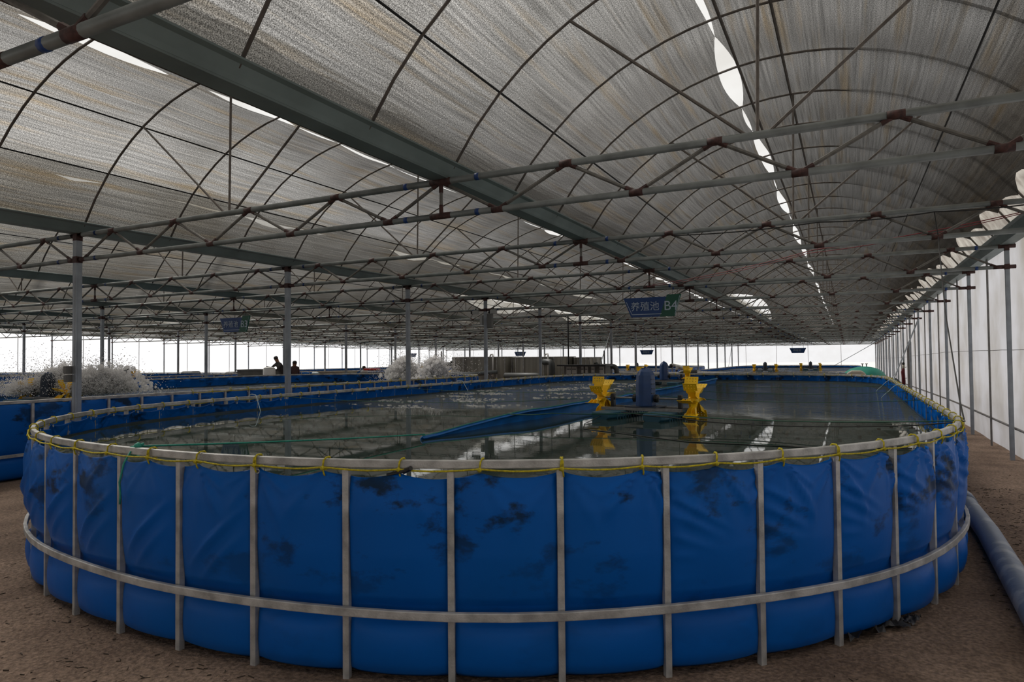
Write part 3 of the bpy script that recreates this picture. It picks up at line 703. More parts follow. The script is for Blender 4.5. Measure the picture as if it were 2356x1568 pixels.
for i, (q, lb) in enumerate(((S4.L - 7.6, 'left rim nearest the camera'), (S4.L - 13.8, 'left rim further back'), (13.2, 'right rim nearer the camera'), (15.6, 'right rim further back'))):
    x, y, n = S4.at(q, .02); x1, y1, _ = S4.at(q, -.12); x2, y2, _ = S4.at(q + .12, -.35)
    cable('air_hose', 'pale bent air hose over the ' + lb, [(x, y, 1.16), (x, y, 1.205), (x * .6 + x1 * .4, y * .6 + y1 * .4, 1.225), (x1, y1, 1.215), (x1 * .75 + x2 * .25, y1 * .75 + y2 * .25, 1.17), (x1 * .45 + x2 * .55, y1 * .45 + y2 * .55, 1.09), (x2 * .85 + x1 * .15, y2 * .85 + y1 * .15, 1.02), (x2, y2, .975)], .006, 'hose', 'hose', 'air hoses on the nearest tank', seg=3)

# ------------------------------------------------------------------ paddle-wheel aerators
def make_aerator():
    t = thing('aerator', 'x', 'aerator', (0, 0, 0), group='paddle wheel aerators')
    # motor housing: tall rounded hood
    g = MB(); sec = []
    def ring(z, wx, wy):
        c = min(wx, wy) * .36; return [(wx / 2 - c, -wy / 2, z), (wx / 2, -wy / 2 + c, z), (wx / 2, wy / 2 - c, z), (wx / 2 - c, wy / 2, z), (-wx / 2 + c, wy / 2, z), (-wx / 2, wy / 2 - c, z), (-wx / 2, -wy / 2 + c, z), (-wx / 2 + c, -wy / 2, z)]
    Z = [(.135, .22, .30), (.16, .22, .30), (.42, .212, .29), (.53, .205, .27), (.575, .165, .23), (.605, .11, .17), (.62, .06, .10)]
    vs = [p for z in Z for p in ring(*z)]; fs = [(j * 8 + i, j * 8 + (i + 1) % 8, j * 8 + 8 + (i + 1) % 8, j * 8 + 8 + i) for j in range(len(Z) - 1) for i in range(8)] + [tuple(range(8))[::-1], tuple(48 + i for i in range(8))]
    g.add(vs, fs); h = bevel(build(g, 'motor_housing', 'blueh', t), .012)
    g = MB(); g.box((0, 0, .605), (.05, .13, .04)); g.box((0, 0, .625), (.03, .03, .03)); build(g, 'cap', 'blueh', h)
    g = MB()
    for z in (.3, .36, .42, .48): g.box((.108, -.02, z), (.008, .10, .010))
    build(g, 'vent', 'darkh', h)
    for s in (-1, 1):
        g = MB(); g.lathe([(.028, s * .12), (.052, s * .125), (.052, s * .165), (.028, s * .175)], 12, (0, 0, .235), axis='X'); build(g, 'coupling', 'blackp', t)
    for s in (-1, 1):
        g = MB(); g.tube([(s * .12, 0, .235), (s * .66, 0, .235)], .012, 8); build(g, 'shaft', 'frame', t)
        g = MB(); g.box((s * .46, 0, .20), (.045, .07, .17)); g.lathe([(.03, -.03), (.036, 0), (.03, .03)], 10, (s * .46, 0, .235), axis='X'); bevel(build(g, 'bearing_block', 'blackp', t), .006)
    for y in (-.17, .17):
        g = MB(); g.box((0, y, .105), (1.08, .04, .035)); build(g, 'frame_rail', 'frame', t)
    g = MB(); g.box((0, 0, .13), (.42, .36, .012)); build(g, 'motor_plate', 'darkh', t)
    for s in (-1, 1):   # ribbed pontoons
        g = MB(); Lh = .62; pr = []
        for y, k in ((-Lh, .35), (-Lh + .06, .75), (-Lh + .16, 1.), (Lh - .16, 1.), (Lh - .06, .75), (Lh, .35)):
            pr.append([(s * .34 + a * .15 * (.6 + .4 * k), y, b) for a, b in ((-1, .085), (1, .085), (1.0, .02), (.6, -.06 * k), (-.6, -.06 * k), (-1.0, .02))])
        vs = [p for q in pr for p in q]; fs = [(j * 6 + i, j * 6 + (i + 1) % 6, j * 6 + 6 + (i + 1) % 6, j * 6 + 6 + i) for j in range(5) for i in range(6)] + [tuple(range(6))[::-1], tuple(30 + i for i in range(6))]
        g.add(vs, fs); 
        for k in range(12): g.box((s * .34, -.44 + k * .08, .03), (.315, .014, .10))
        bevel(build(g, 'float', 'float', t), .008)
    # paddle: perforated plate on a tapering ribbed arm
    def pad(rt, sk):
        g = MB(); nx_, nz_ = 9, 7; wx = .17; z0, z1 = .205, .335
        hole = {(i, j) for i in (1, 3, 5, 7) for j in (1, 3, 5) if not (j == 1 and 2 < i < 6)}
        cum = [0]
        for i in range(nx_): cum.append(cum[-1] + (.55 if i % 2 else 1.36))
        X = lambda i: -wx / 2 + wx * cum[i] / cum[-1]; cz = [0]
        for j in range(nz_): cz.append(cz[-1] + (.6 if j % 2 else 1.3)) 
        for i in range(nx_):
            for j in range(nz_):
                if (i, j) in hole: continue
                if j == 0 and i in (0, nx_ - 1): continue
                xa, xb = X(i), X(i + 1); za = z0 + (z1 - z0) * cz[j] / cz[-1]; zb = z0 + (z1 - z0) * cz[j + 1] / cz[-1]
                yc = lambda z: -.03 + (z - z0) * .35
                g.add([(xa, yc(za), za), (xb, yc(za), za), (xb, yc(zb), zb), (xa, yc(zb), zb)], [(0, 1, 2, 3)])
        g.add([(-.06, -.03, z0), (.06, -.03, z0), (.035, -.02, .12), (-.035, -.02, .12)], [(0, 3, 2, 1)])
        g.add([(-.035, -.02, .12), (.035, -.02, .12), (.045, 0, .03), (-.045, 0, .03)], [(0, 3, 2, 1)])
        for xx in (-.05, 0, .05): g.add([(xx * .6, -.02, .10), (xx, -.03, z0), (xx * 1.3, .0, z1 - .05), (xx * .8, .03, z0 - .02)], [(0, 1, 2, 3)])
        me = g.mesh('paddle', 'yellow'); return me
    pd = pad(0, 0)
    for s in (-1, 1):
        wv = link('paddle_wheel', None, t, (s * .625, 0, .225)); wv.scale = (1, .86, .86); wv.rotation_euler = (-.11 * s + .11, 0, 0)
        g = MB(); g.lathe([(.03, -.06), (.05, -.045), (.055, 0), (.05, .045), (.03, .06)], 12, axis='X')
        for k in range(8): g.box((0, .05 * math.sin(k * PI / 4), .05 * math.cos(k * PI / 4)), (.09, .02, .02), rot=Matrix.Rotation(-k * PI / 4, 3, 'X'))
        build(g, 'hub', 'yellow', wv)
        for k in range(8):
            p = link('paddle', pd, wv); p.rotation_euler = (k * PI / 4, 0, 0); p.location = (.012 * (1 if k % 2 else -1) * 1.8, 0, 0)
            md = p.modifiers.new('thick', 'SOLIDIFY'); md.thickness = .006; md.offset = 0
    return t
aer = make_aerator()
AER = [(-2.33, 8.5, -.14, 'blue motor aerator with yellow paddle wheels nearest in the front tank', 'still', 0),
       (-4.45, 18.1, 0, 'blue motor aerator further back in the front tank, beyond the baffle', 'still', .2),
       (-15.1, 8.35, .05, 'dark motor aerator throwing spray in the tank on the left', 'wet', .5),
       (-12.7, 19.2, 0, 'aerator with spray near the far end of the left tank', 'wet', .1),
       (-25.2, 14.7, 0, 'aerator half hidden behind the spray, second tank to the left', 'wet', .6),
       (-27.9, 18.6, 0, 'aerator with star shaped wheels against the bright left wall', 'wet', 0),
       (-30.8, 42.6, 0, 'distant aerator left of the splashing wheels', 'wet', .3), (-31.2, 47.0, 0, 'most distant aerator left of the stainless tanks', 'wet', .1),
       (-12.75, 44.4, 0, 'distant aerator seen just over the front aerator motor', 'wet', .2),
       (-4.5, 43.3, 0, 'distant aerator right of centre beyond the grey pipes', 'wet', .2), (-2.4, 52.4, 0, 'distant aerator between the grey pipes and the green dome tank', 'wet', .1)]
for i, (x, y, rz, lab, kd, ph) in enumerate(AER):
    a = aer if i == 0 else copy_tree(aer)
    a.location = (x, y, .98 if (kd != 'wet' or y > 40) else .90); a.rotation_euler = (0, 0, rz); a['label'] = lab
    if i:
        for c in a.children:
            if c.name.startswith('paddle_wheel'): c.rotation_euler = (c.rotation_euler[0] + ph, 0, 0)
    if kd == 'wet':
        for c in a.children:
            if c.name.startswith('motor_housing'):
                me = c.data.copy(); me.materials.clear(); me.materials.append(M['darkh']); c.data = me

# spray thrown by the wheels: thousands of drops, one body of stuff per plume
OCT = [(1, 0, 0), (-1, 0, 0), (0, 1, 0), (0, -1, 0), (0, 0, 1), (0, 0, -1)]; OF = [(0, 2, 4), (2, 1, 4), (1, 3, 4), (3, 0, 4), (2, 0, 5), (1, 2, 5), (3, 1, 5), (0, 3, 5)]
def spray(lab, srcs, n, dirs, sp=(2.6, 4.6), up=(.7, 1.35), size=(.008, .022), spread=.35, zb=.98, tmin=.08):
    g = MB(); rnd = random.Random(len(lab))
    for i in range(n):
        s = rnd.choice(srcs); a = rnd.uniform(*up); v = rnd.uniform(*sp) * (.6 + .4 * rnd.random()); d = rnd.choice(dirs) + rnd.gauss(0, spread)
        vx, vy, vz = v * math.cos(a) * math.sin(d), v * math.cos(a) * math.cos(d), v * math.sin(a)
        tf = 2 * vz / 9.8; tt = rnd.uniform(tmin, 1.04) * tf
        x = s[0] + vx * tt + rnd.gauss(0, .07); y = s[1] + vy * tt + rnd.gauss(0, .07); z = s[2] + vz * tt - 4.9 * tt * tt + rnd.gauss(0, .03)
        if z < zb - .01: z = zb + rnd.random() * .06
        r = rnd.uniform(*size) * (1 if rnd.random() < .9 else 1.4); RM = Matrix.Rotation(rnd.random() * 6, 3, (rnd.random(), rnd.random(), .3))
        e = rnd.uniform(.8, 1.6)
        pv = RM @ Vector((r, 0, 0)), RM @ Vector((0, r * e, 0)), RM @ Vector((0, 0, r)); c0 = Vector((x, y, z))
        g.add([c0 + pv[0], c0 - pv[0], c0 + pv[1], c0 - pv[1], c0 + pv[2], c0 - pv[2]], OF)
    o = build(g, 'spray', 'spray', smooth=True, kind='stuff'); o['label'] = lab; o['category'] = 'spray'
def spray_core(lab, srcs, n, d0, sp, up, rr, spread=.16, zb=.86):
    g = MB(); rnd = random.Random(n)
    SP = []; SF = []
    for a_ in range(5):
        for b_ in range(8): ph, th = PI * a_ / 4, 2 * PI * b_ / 8; SP.append((math.sin(ph) * math.cos(th), math.sin(ph) * math.sin(th), math.cos(ph)))
    for a_ in range(4):
        for b_ in range(8): SF.append((a_ * 8 + b_, a_ * 8 + (b_ + 1) % 8, a_ * 8 + 8 + (b_ + 1) % 8, a_ * 8 + 8 + b_))
    for i in range(n):
        s = rnd.choice(srcs); a = rnd.uniform(*up); v = rnd.uniform(*sp); d = d0 + rnd.gauss(0, spread)
        vx, vy, vz = v * math.cos(a) * math.sin(d), v * math.cos(a) * math.cos(d), v * math.sin(a); tt = rnd.uniform(.26, 1.0) * 2 * vz / 9.8
        x, y, z = s[0] + vx * tt, s[1] + vy * tt, max(s[2] + vz * tt - 4.9 * tt * tt, zb); r = rnd.uniform(*rr); k = [rnd.uniform(.75, 1.3) for _ in range(3)]
        g.add([(x + p[0] * r * k[0] * (1 + .3 * noise.noise(Vector(p) * 2.3 + Vector((i, 0, 0)))), y + p[1] * r * k[1], z + p[2] * r * k[2] * (1 + .35 * noise.noise(Vector(p) * 2.9 + Vector((0, i, 0))))) for p in SP], SF)
    o = build(g, 'spray', 'mist', smooth=True, kind='stuff'); o['label'] = lab; o['category'] = 'spray'
W0 = (-15.72, 8.3, 1.1); W1 = (-14.48, 8.4, 1.1)
spray_core('dense white body of the spray in the left tank', [W0, W1], 3000, .0, (2.0, 4.4), (.45, .95), (.02, .06))
spray('white plume of spray thrown by the paddle wheels in the left tank', [W0, W1], 42000, [.05, -.15, .15], (2.0, 4.9), (.42, 1.1), (.004, .012), .22, .86, .24)
spray('fine scattered drops flying up around the left tank aerator', [W0, W1], 4200, [0, PI, .8, -.8], (2.4, 5.2), (.9, 1.5), (.004, .009), .6, .86)
spray('loose spray falling on the camera side of the left tank aerator', [W0], 16000, [-1.3, -.9, PI], (1.6, 3.4), (.5, 1.2), (.004, .010), .5, .86)
W2 = (-13.3, 19.2, 1.1); W3 = (-12.07, 19.2, 1.1)
spray_core('dense white body of the spray at the far end of the left tank', [W2, W3], 1600, PI, (2.6, 4.2), (.8, 1.15), (.02, .06), .12)
spray('tall white spray beside the far aerator of the left tank', [W2, W3], 26000, [PI, PI + .25, PI - .3], (2.8, 4.9), (.72, 1.32), (.005, .013), .2, .86)
spray('fine drops round the spray of the far left tank aerator', [W2, W3], 2600, [PI, 0, 1.5], (3.0, 5.4), (.9, 1.45), (.006, .011), .5, .86)

# foam streaks drifting on the nearest tank
g = MB(); rnd = random.Random(4)
for i in range(2600):
    y = rnd.uniform(8.6, 19.5); cl = rnd.choice((-7.3, -6.5, -5.4)); x = cl + rnd.gauss(0, .5) + (y - 12) * .03
    if x > -3.9 or x < -8.05 or noise.noise(Vector((x * .9, y * 1.6, 3))) < .12: continue
    r = rnd.uniform(.003, .012) * (1 if rnd.random() < .93 else 2.2); n = 6; ph = rnd.random() * 6; ex = rnd.uniform(1.2, 6)
    vs = [(x + r * ex * math.cos(ph + 2 * PI * k / n) * rnd.uniform(.6, 1.3), y + r * 1.6 * math.sin(ph + 2 * PI * k / n), .981) for k in range(n)] + [(x, y, .984)]
    g.add(vs, [(k, (k + 1) % n, n) for k in range(n)])
o = build(g, 'foam', 'spray', kind='stuff'); o['label'] = 'specks of pale foam on the water behind the baffle'; o['category'] = 'foam'

# ------------------------------------------------------------------ signs
def text_mesh(cu):
    o = bpy.data.objects.new('lettering', cu); COL.objects.link(o); bpy.context.view_layer.update()
    me = bpy.data.meshes.new_from_object(o.evaluated_get(bpy.context.evaluated_depsgraph_get())); bpy.data.objects.remove(o); return me
def sign(x, y, num, lab):
    t = thing('hanging_sign', lab, 'sign', (x, y, 2.56), group='pond number signs')
    g = MB()
    def prism(poly, d0, d1, mi):
        k = len(poly); vs = [(a, d0, b) for a, b in poly] + [(a, d1, b) for a, b in poly]
        g.add(vs, [tuple(range(k))[::-1], tuple(range(k, 2 * k))] + [(i, (i + 1) % k, k + (i + 1) % k, k + i) for i in range(k)], mi)
    prism([(-.44, 0), (.15, 0), (.30, .40), (-.60, .40)], 0, .03, 0); build(g, 'blue_panel', 'signb', t)
    g = MB(); prism([(.16, -.005), (.46, -.005), (.60, .44), (.31, .44)], -.006, .03, 0); build(g, 'green_panel', 'signg', t)
    g = MB(); g.box((-.11, -.004, .055), (.62, .006, .012)); g.tube([(-.54, -.003, .32), (-.42, -.003, .055)], .005, 4); g.tube([(.57, -.009, .41), (.465, -.009, .03)], .004, 4); build(g, 'white_line', 'signw', t)
    for txt, xx, sz, zz in (('养殖池', -.145, .20, .205), (num, .385, .27, .205)):
        cu = bpy.data.curves.new('lettering', 'FONT'); cu.body = txt; cu.size = sz; cu.align_x = 'CENTER'; cu.align_y = 'CENTER'; cu.extrude = .002; cu.materials.append(M['signw'])
        o = link('lettering', text_mesh(cu), t, (xx, -.009 if txt != num else -.012, zz)); o.rotation_euler = (PI / 2, 0, 0)
    for xx in (-.45, .42):
        g = MB(); g.tube([(xx, .012, .40), (xx, .012, .62)], .004, 4); build(g, 'hanger', 'black', t)
sign(-3.57, ty(3), 'B4', 'blue and green hanging sign reading B4 over the nearest tank')
sign(-15.58, ty(3), 'B3', 'hanging sign reading B3 over the splashing tank on the left')
for x, lb, nb in ((-3.5, 'above the distant tank near the right wall', 'A4'), (-15.5, 'above the distant tank behind the front aerator', 'A3'), (-27.6, 'above the stainless steel tanks', 'A2'), (-39.9, 'beside the third post from the left aisle', 'A1')):
    t = thing('hanging_sign', 'tiny distant blue hanging sign ' + lb, 'sign', (x, ty(14), 2.26), group='pond number signs')
    g = MB(); g.add([(-.44, 0, 0), (.44, 0, 0), (.60, 0, .38), (-.60, 0, .38), (-.44, .03, 0), (.44, .03, 0), (.60, .03, .38), (-.60, .03, .38)], [(3, 2, 1, 0), (4, 5, 6, 7), (0, 1, 5, 4), (1, 2, 6, 5), (2, 3, 7, 6), (3, 0, 4, 7)]); build(g, 'blue_panel', 'signb', t)
    cu = bpy.data.curves.new('lettering', 'FONT'); cu.body = '养殖池'; cu.size = .19; cu.align_x = 'CENTER'; cu.align_y = 'CENTER'; cu.materials.append(M['signw'])
    o = link('lettering', text_mesh(cu), t, (-.05, -.006, .19)); o.rotation_euler = (PI / 2, 0, 0)
    g = MB(); g.tube([(-.4, .01, .38), (-.4, .01, .92)], .01, 4); g.tube([(.4, .01, .38), (.4, .01, .92)], .01, 4); build(g, 'hanger', 'black', t)

# ------------------------------------------------------------------ plant in the aisle beyond the tanks
def tagged(o, lab, cat, group=None):
    o['label'] = lab; o['category'] = cat
    if group: o['group'] = group
    return o
# stainless tanks
def steel_tank(x, y, wx, wy, h, lab):
    t = thing('stainless_tank', lab, 'tank', (x, y, 0), group='stainless tanks in the aisle')
    n = 16; g = MB()
    pts = [(wx / 2 * math.copysign(abs(math.cos(2 * PI * (k + .5) / n)) ** .6, math.cos(2 * PI * (k + .5) / n)), wy / 2 * math.copysign(abs(math.sin(2 * PI * (k + .5) / n)) ** .6, math.sin(2 * PI * (k + .5) / n))) for k in range(n)]
    vs = [(a, b, z) for z in (0, h) for a, b in pts]
    g.add(vs, [(k, (k + 1) % n, n + (k + 1) % n, n + k) for k in range(n)] + [tuple(n + k for k in range(n))]); build(g, 'shell', 'stain', t)
    g = MB(); g.tube([(a * 1.01, b * 1.01, h) for a, b in pts], .02, 6, closed=True); build(g, 'top_rim', 'galv', t)
    for k in range(0, n):
        g = MB(); a, b = pts[k]; g.box((a * 1.004, b * 1.004, h / 2), (.03, .03, h)); build(g, 'seam_rib', 'galv', t)
    return t
s1 = steel_tank(-14.9, 27.3, 3.0, 2.4, 1.86, 'large stainless steel tank behind the spray, leftmost of the steel tanks')
s2 = steel_tank(-12.1, 27.5, 2.55, 2.4, 1.84, 'stainless steel tank in the middle of the steel tanks')
s3 = steel_tank(-10.35, 28.3, 1.0, 1.6, 1.81, 'narrow stainless tank at the right end behind the cabinets')
for t_, xo in ((s1, .75), (s2, .5)):
    g = MB(); g.tube([(xo, -1.1, 1.7), (xo, -1.1, 1.9), (xo + .05, -1.12, 1.97), (xo + .15, -1.14, 1.97), (xo + .2, -1.22, 1.9), (xo + .2, -1.24, 1.0)], .035, 8); build(g, 'overflow_pipe', 'white', t_, True)
def elbow(lab, pts, r=.1, m='darkpipe', stem=None, flange=None):
    t = thing('pipe', lab, 'pipe', (0, 0, 0), group='pipework of the aisle')
    P = []
    pts = [Vector(p) for p in pts]
    P.append(pts[0])
    for a, b, c in zip(pts[:-2], pts[1:-1], pts[2:]):
        k = min(.22, (b - a).length * .45, (c - b).length * .45); p0 = b + (a - b).normalized() * k; p1 = b + (c - b).normalized() * k
        for i in range(5): tt = i / 4; P.append(p0 * (1 - tt) ** 2 + b * 2 * tt * (1 - tt) + p1 * tt ** 2)
    P.append(pts[-1]); g = MB(); g.tube(P, r, 12); build(g, 'pipe_run', m, t, True)
    if flange:
        g = MB(); g.lathe([(r * 1.0, -.04), (r * 1.6, -.03), (r * 1.6, .03), (r * 1.0, .04)], 12, flange, axis='X'); build(g, 'flange', m, t)
    if stem:
        g = MB(); g.tube([stem, (stem[0], stem[1], stem[2] + .85)], .035, 8); g.lathe([(.05, -.1), (.12, -.05), (.12, .08), (.05, .12)], 10, stem); build(g, 'valve_stem', m, t)
    return t
elbow('black elbow pipe with valve at the left end of the steel tanks', [(-17.75, 26.6, .2), (-17.75, 26.6, 1.52), (-16.4, 26.8, 1.52)], .115, stem=(-17.0, 26.7, 1.3), flange=(-16.5, 26.8, 1.52))
elbow('black elbow pipe with valve at the right end of the steel tanks', [(-9.85, 27.9, 1.42), (-8.9, 27.9, 1.42), (-8.9, 27.9, .6)], .11, stem=(-9.45, 27.9, 1.25), flange=(-9.8, 27.9, 1.42))
elbow('fat black pipe lying in front of the middle steel tank', [(-12.9, 25.2, 1.03), (-11.2, 25.1, 1.03), (-11.0, 25.1, .2)], .14)
elbow('black standpipe against the middle steel tank', [(-11.1, 26.0, .2), (-11.1, 26.0, 1.62), (-11.6, 26.3, 1.62)], .13)
elbow('long sagging grey hose pipe in front of the left steel tank', [(-16.1, 25.7, .75), (-15.9, 25.6, 1.12), (-14.6, 25.6, 1.1), (-13.6, 25.8, 1.2)], .09, 'greypipe')
elbow('black bent pipe behind the far rim beside the cabinets', [(-8.9, 23.1, .6), (-8.75, 23.1, 1.05), (-7.95, 23.1, 1.05)], .14)
elbow('pale bent pipe behind the far rim beside the cabinets', [(-7.75, 23.1, .6), (-7.6, 23.1, 1.02), (-6.9, 23.1, 1.02)], .12, 'white')
elbow('dark bent pipe behind the front aerator motor', [(-5.9, 26.3, .5), (-5.9, 26.3, 1.18), (-5.2, 26.3, 1.18)], .1)
for i, (y, z, r, x0, x1, m) in enumerate(((24.2, .78, .10, -6.6, .15, 'greypipe'), (24.7, .90, .10, -7.9, .1, 'darkpipe'), (25.5, .98, .09, -6.9, .15, 'greypipe'), (26.2, 1.08, .08, -7.6, .1, 'darkpipe'))):
    g = MB(); g.tube([(x0, y, z), (x1, y + .1, z)], r, 12)
    for k in range(int((x1 - x0) / 2.2)): g.lathe([(r, -.05), (r * 1.12, -.04), (r * 1.12, .04), (r, .05)], 12, (x0 + 1 + k * 2.2, y + .03, z), axis='X')
    for xx in (x0 + .5, (x0 + x1) / 2, x1 - .4): g.box((xx, y + .05, (z - r) / 2), (.08, .08, z - r))
    tagged(build(g, 'long_pipe', m, smooth=False), ['grey', 'dark', 'grey', 'dark'][i] + ' horizontal pipe across the aisle, ' + ORD[i + 1] + ' behind the far rim', 'pipe', 'long aisle pipes')
# control cabinets
t = thing('control_cabinet', 'long dark control cabinet with pale switch panels behind the far rim', 'cabinet', (-9.55, 25.2, 0)); t.scale = (.58, 1, 1)
g = MB(); g.box((.35, .25, .78), (3.0, .6, 1.36)); build(g, 'body', 'cab', t)
g = MB(); g.box((.3, .1, 1.47), (3.5, .95, .05)); build(g, 'roof', 'blackp', t)
for i, (xx, wd, hh) in enumerate(((-.72, .36, .95), (-.32, .34, .9), (.27, .16, .75), (.56, .18, .8), (1.02, .22, .7), (1.62, .26, .9))):
    g = MB(); g.box((xx, -.1, 1.42 - hh / 2), (wd, .12, hh)); p = build(g, 'switch_panel', 'label', t)
    g = MB()
    for r in range(4): 
        for c in range(3): g.box((xx - wd * .3 + c * wd * .3, -.165, 1.32 - r * hh * .22), (wd * .16, .012, .035))
    build(g, 'switch', 'blackp', p)
cable('cabinet_cable', 'black cable dropping from the roof to the control cabinet', [(-10.0, 25.1, 3.5), (-10.0, 25.1, 1.5)], .03, 'black', 'cable')
g = MB(); g.box((-6.9, 29.5, .55), (4.6, 1.2, 1.1)); g.box((-6.9, 29.5, 1.12), (4.7, 1.3, .05), 1)
for k in range(6): g.box((-9.1 + k * .88, 28.88, .55), (.05, .04, 1.1), 1)
tagged(build(g, 'rectangular_tank', ['liner_far', 'galv']), 'low dark blue rectangular tank right of the control cabinet', 'tank')
# teal pressure filter
t = thing('filter_vessel', 'green domed filter vessel beyond the far right corner of the tank', 'filter', (.58, 31.2, 0))
g = MB(); g.lathe([(.62, 0), (.66, .1), (.66, .92)], 32); build(g, 'body', 'teal', t, True)
g = MB(); pr = [(.78 * math.cos(a), .95 + .42 * math.sin(a)) for a in [i * PI / 2 / 10 for i in range(10)]] + [(.03, 1.37)]; g.lathe([(.66, .93), (.78, .93)] + pr, 32); build(g, 'dome', 'teal', t, True)
g = MB(); g.lathe([(.78, .90), (.80, .90), (.80, .95), (.78, .95)], 32); build(g, 'flange', 'blackp', t)
for xx in (-.06, .09):
    g = MB(); g.tube([(xx, 0, 1.36), (xx, 0, 1.48)], .018, 6); g.tube([(xx - .05, 0, 1.48), (xx + .05, 0, 1.48)], .012, 6); build(g, 'valve', 'blackp', t)
elbow('dark elbow pipe on the right of the green domed vessel', [(1.2, 30.2, .86), (1.75, 30.2, .86), (1.75, 30.2, 0)], .08)
t = thing('pump_cover', 'rounded beige pump cover in front of the green domed vessel', 'cover', (.18, 25.2, 0))
g = MB(); pr = [(-.34, .55), (-.34, .62), (-.28, 1.05), (-.2, 1.2), (-.08, 1.26), (.2, 1.26), (.32, 1.18), (.38, 1.0), (.42, .62), (.42, .55)]
vs = [(a, b, c) for b in (-.3, .3) for a, c in pr]; k = len(pr); g.add(vs, [(i, (i + 1) % k, k + (i + 1) % k, k + i) for i in range(k)] + [tuple(range(k))[::-1], tuple(range(k, 2 * k))]); bevel(build(g, 'hood', 'beige', t), .04, 3)
g = MB(); g.box((.04, 0, .5), (.9, .7, .1)); build(g, 'base', 'galv', t)
g = MB(); g.box((0.04, 0, .24), (.7, .5, .46)); build(g, 'plinth', 'tub', t)
g = MB(); g.lathe([(.05, -.04), (.13, -.03), (.13, .03), (.05, .04)], 14, (.58, .1, .85), axis='X'); g.tube([(.5, .1, .85), (.7, .1, .85)], .04, 8); g.box((.62, .1, .4), (.2, .3, .8)); tt_ = tagged(build(g, 'red_pump', 'red'), 'small red pump between beige cover and green vessel', 'pump'); tt_.location = (.10, 25.3, 0)

# tubs where people work, between the tanks and the left wall
t = thing('grey_tub', 'long grey tub with flared rim where two people stand', 'tub', (-25.9, 24.6, 0))
g = MB(); 
def tubmb(g, cx, cy, wx, wy, h, fl=.12, z0=0.):
    a = [(cx - wx / 2 + fl, cy - wy / 2 + fl, z0), (cx + wx / 2 - fl, cy - wy / 2 + fl, z0), (cx + wx / 2 - fl, cy + wy / 2 - fl, z0), (cx - wx / 2 + fl, cy + wy / 2 - fl, z0)]
    b = [(cx - wx / 2, cy - wy / 2, h), (cx + wx / 2, cy - wy / 2, h), (cx + wx / 2, cy + wy / 2, h), (cx - wx / 2, cy + wy / 2, h)]
    ins = lambda q, s, dz: [((p[0] - cx) * s + cx, (p[1] - cy) * s + cy, p[2] + dz) for p in q]
    vs = a + b + ins(b, .95, 0) + ins(a, .95, .05)
    g.add(vs, [(3, 2, 1, 0)] + [(i, (i + 1) % 4, 4 + (i + 1) % 4, 4 + i) for i in range(4)] + [(4 + i, 4 + (i + 1) % 4, 8 + (i + 1) % 4, 8 + i) for i in range(4)] + [(8 + i, 8 + (i + 1) % 4, 12 + (i + 1) % 4, 12 + i) for i in range(4)] + [(12, 13, 14, 15)])
tubmb(g, 0, 0, 3.0, 1.1, 1.30); build(g, 'tub_body', 'tub', t)
g = MB()
for a, b, c, d in ((0, -.57, 3.1, .06), (0, .57, 3.1, .06), (-1.52, 0, .06, 1.2), (1.52, 0, .06, 1.2)): g.box((a, b, 1.31), (c, d, .05))
build(g, 'rim', 'tub', t)
for i, (x, y, wx, m, lb) in enumerate(((-22.6, 26.0, 1.5, 'beige', 'pale beige tub to the right of the two people'), (-20.9, 26.2, 1.9, 'tub', 'grey tub right of the pale beige tub'))):
    g = MB(); tubmb(g, x, y, wx, 1.1, 1.2 - .08 * i, .05); g.box((x, y - .57, 1.2 - .08 * i), (wx + .1, .06, .05)); g.box((x, y + .57, 1.2 - .08 * i), (wx + .1, .06, .05)); tagged(build(g, 'plastic_tub', m), lb, 'tub')
g = MB(); g.box((-23.5, 25.8, .6), (.5, .9, 1.2)); tagged(bevel(build(g, 'plastic_sack', 'hose'), .08, 3), 'pale blue plastic sack beside the beige tub', 'sack')
t = thing('drum', 'tall pale drum in front of the bending person', 'drum', (-24.3, 23.2, 0)); g = MB(); g.lathe([(.26, 0), (.28, .04), (.28, 1.32), (.25, 1.38)], 20); build(g, 'drum_body', 'white', t, True)
g = MB(); g.lathe([(.25, 1.36), (.27, 1.38), (.2, 1.44), (.03, 1.46)], 20); build(g, 'lid', 'white', t, True)
for i, (x, y, wx, h, lb) in enumerate(((-30.2, 23.6, .85, 1.25, 'dark rounded bundle on the far left rim'), (-27.9, 24.3, .7, 1.22, 'small dark box next to the dark bundle'), (-26.6, 23.2, .5, 1.12, 'low grey crate left of the long grey tub'))):
    g = MB(); g.box((x, y, h / 2), (wx, .6, h)); tagged(bevel(build(g, ['bundle', 'box', 'crate'][i], 'darkpipe'), .1, 3), lb, ['bundle', 'box', 'crate'][i])

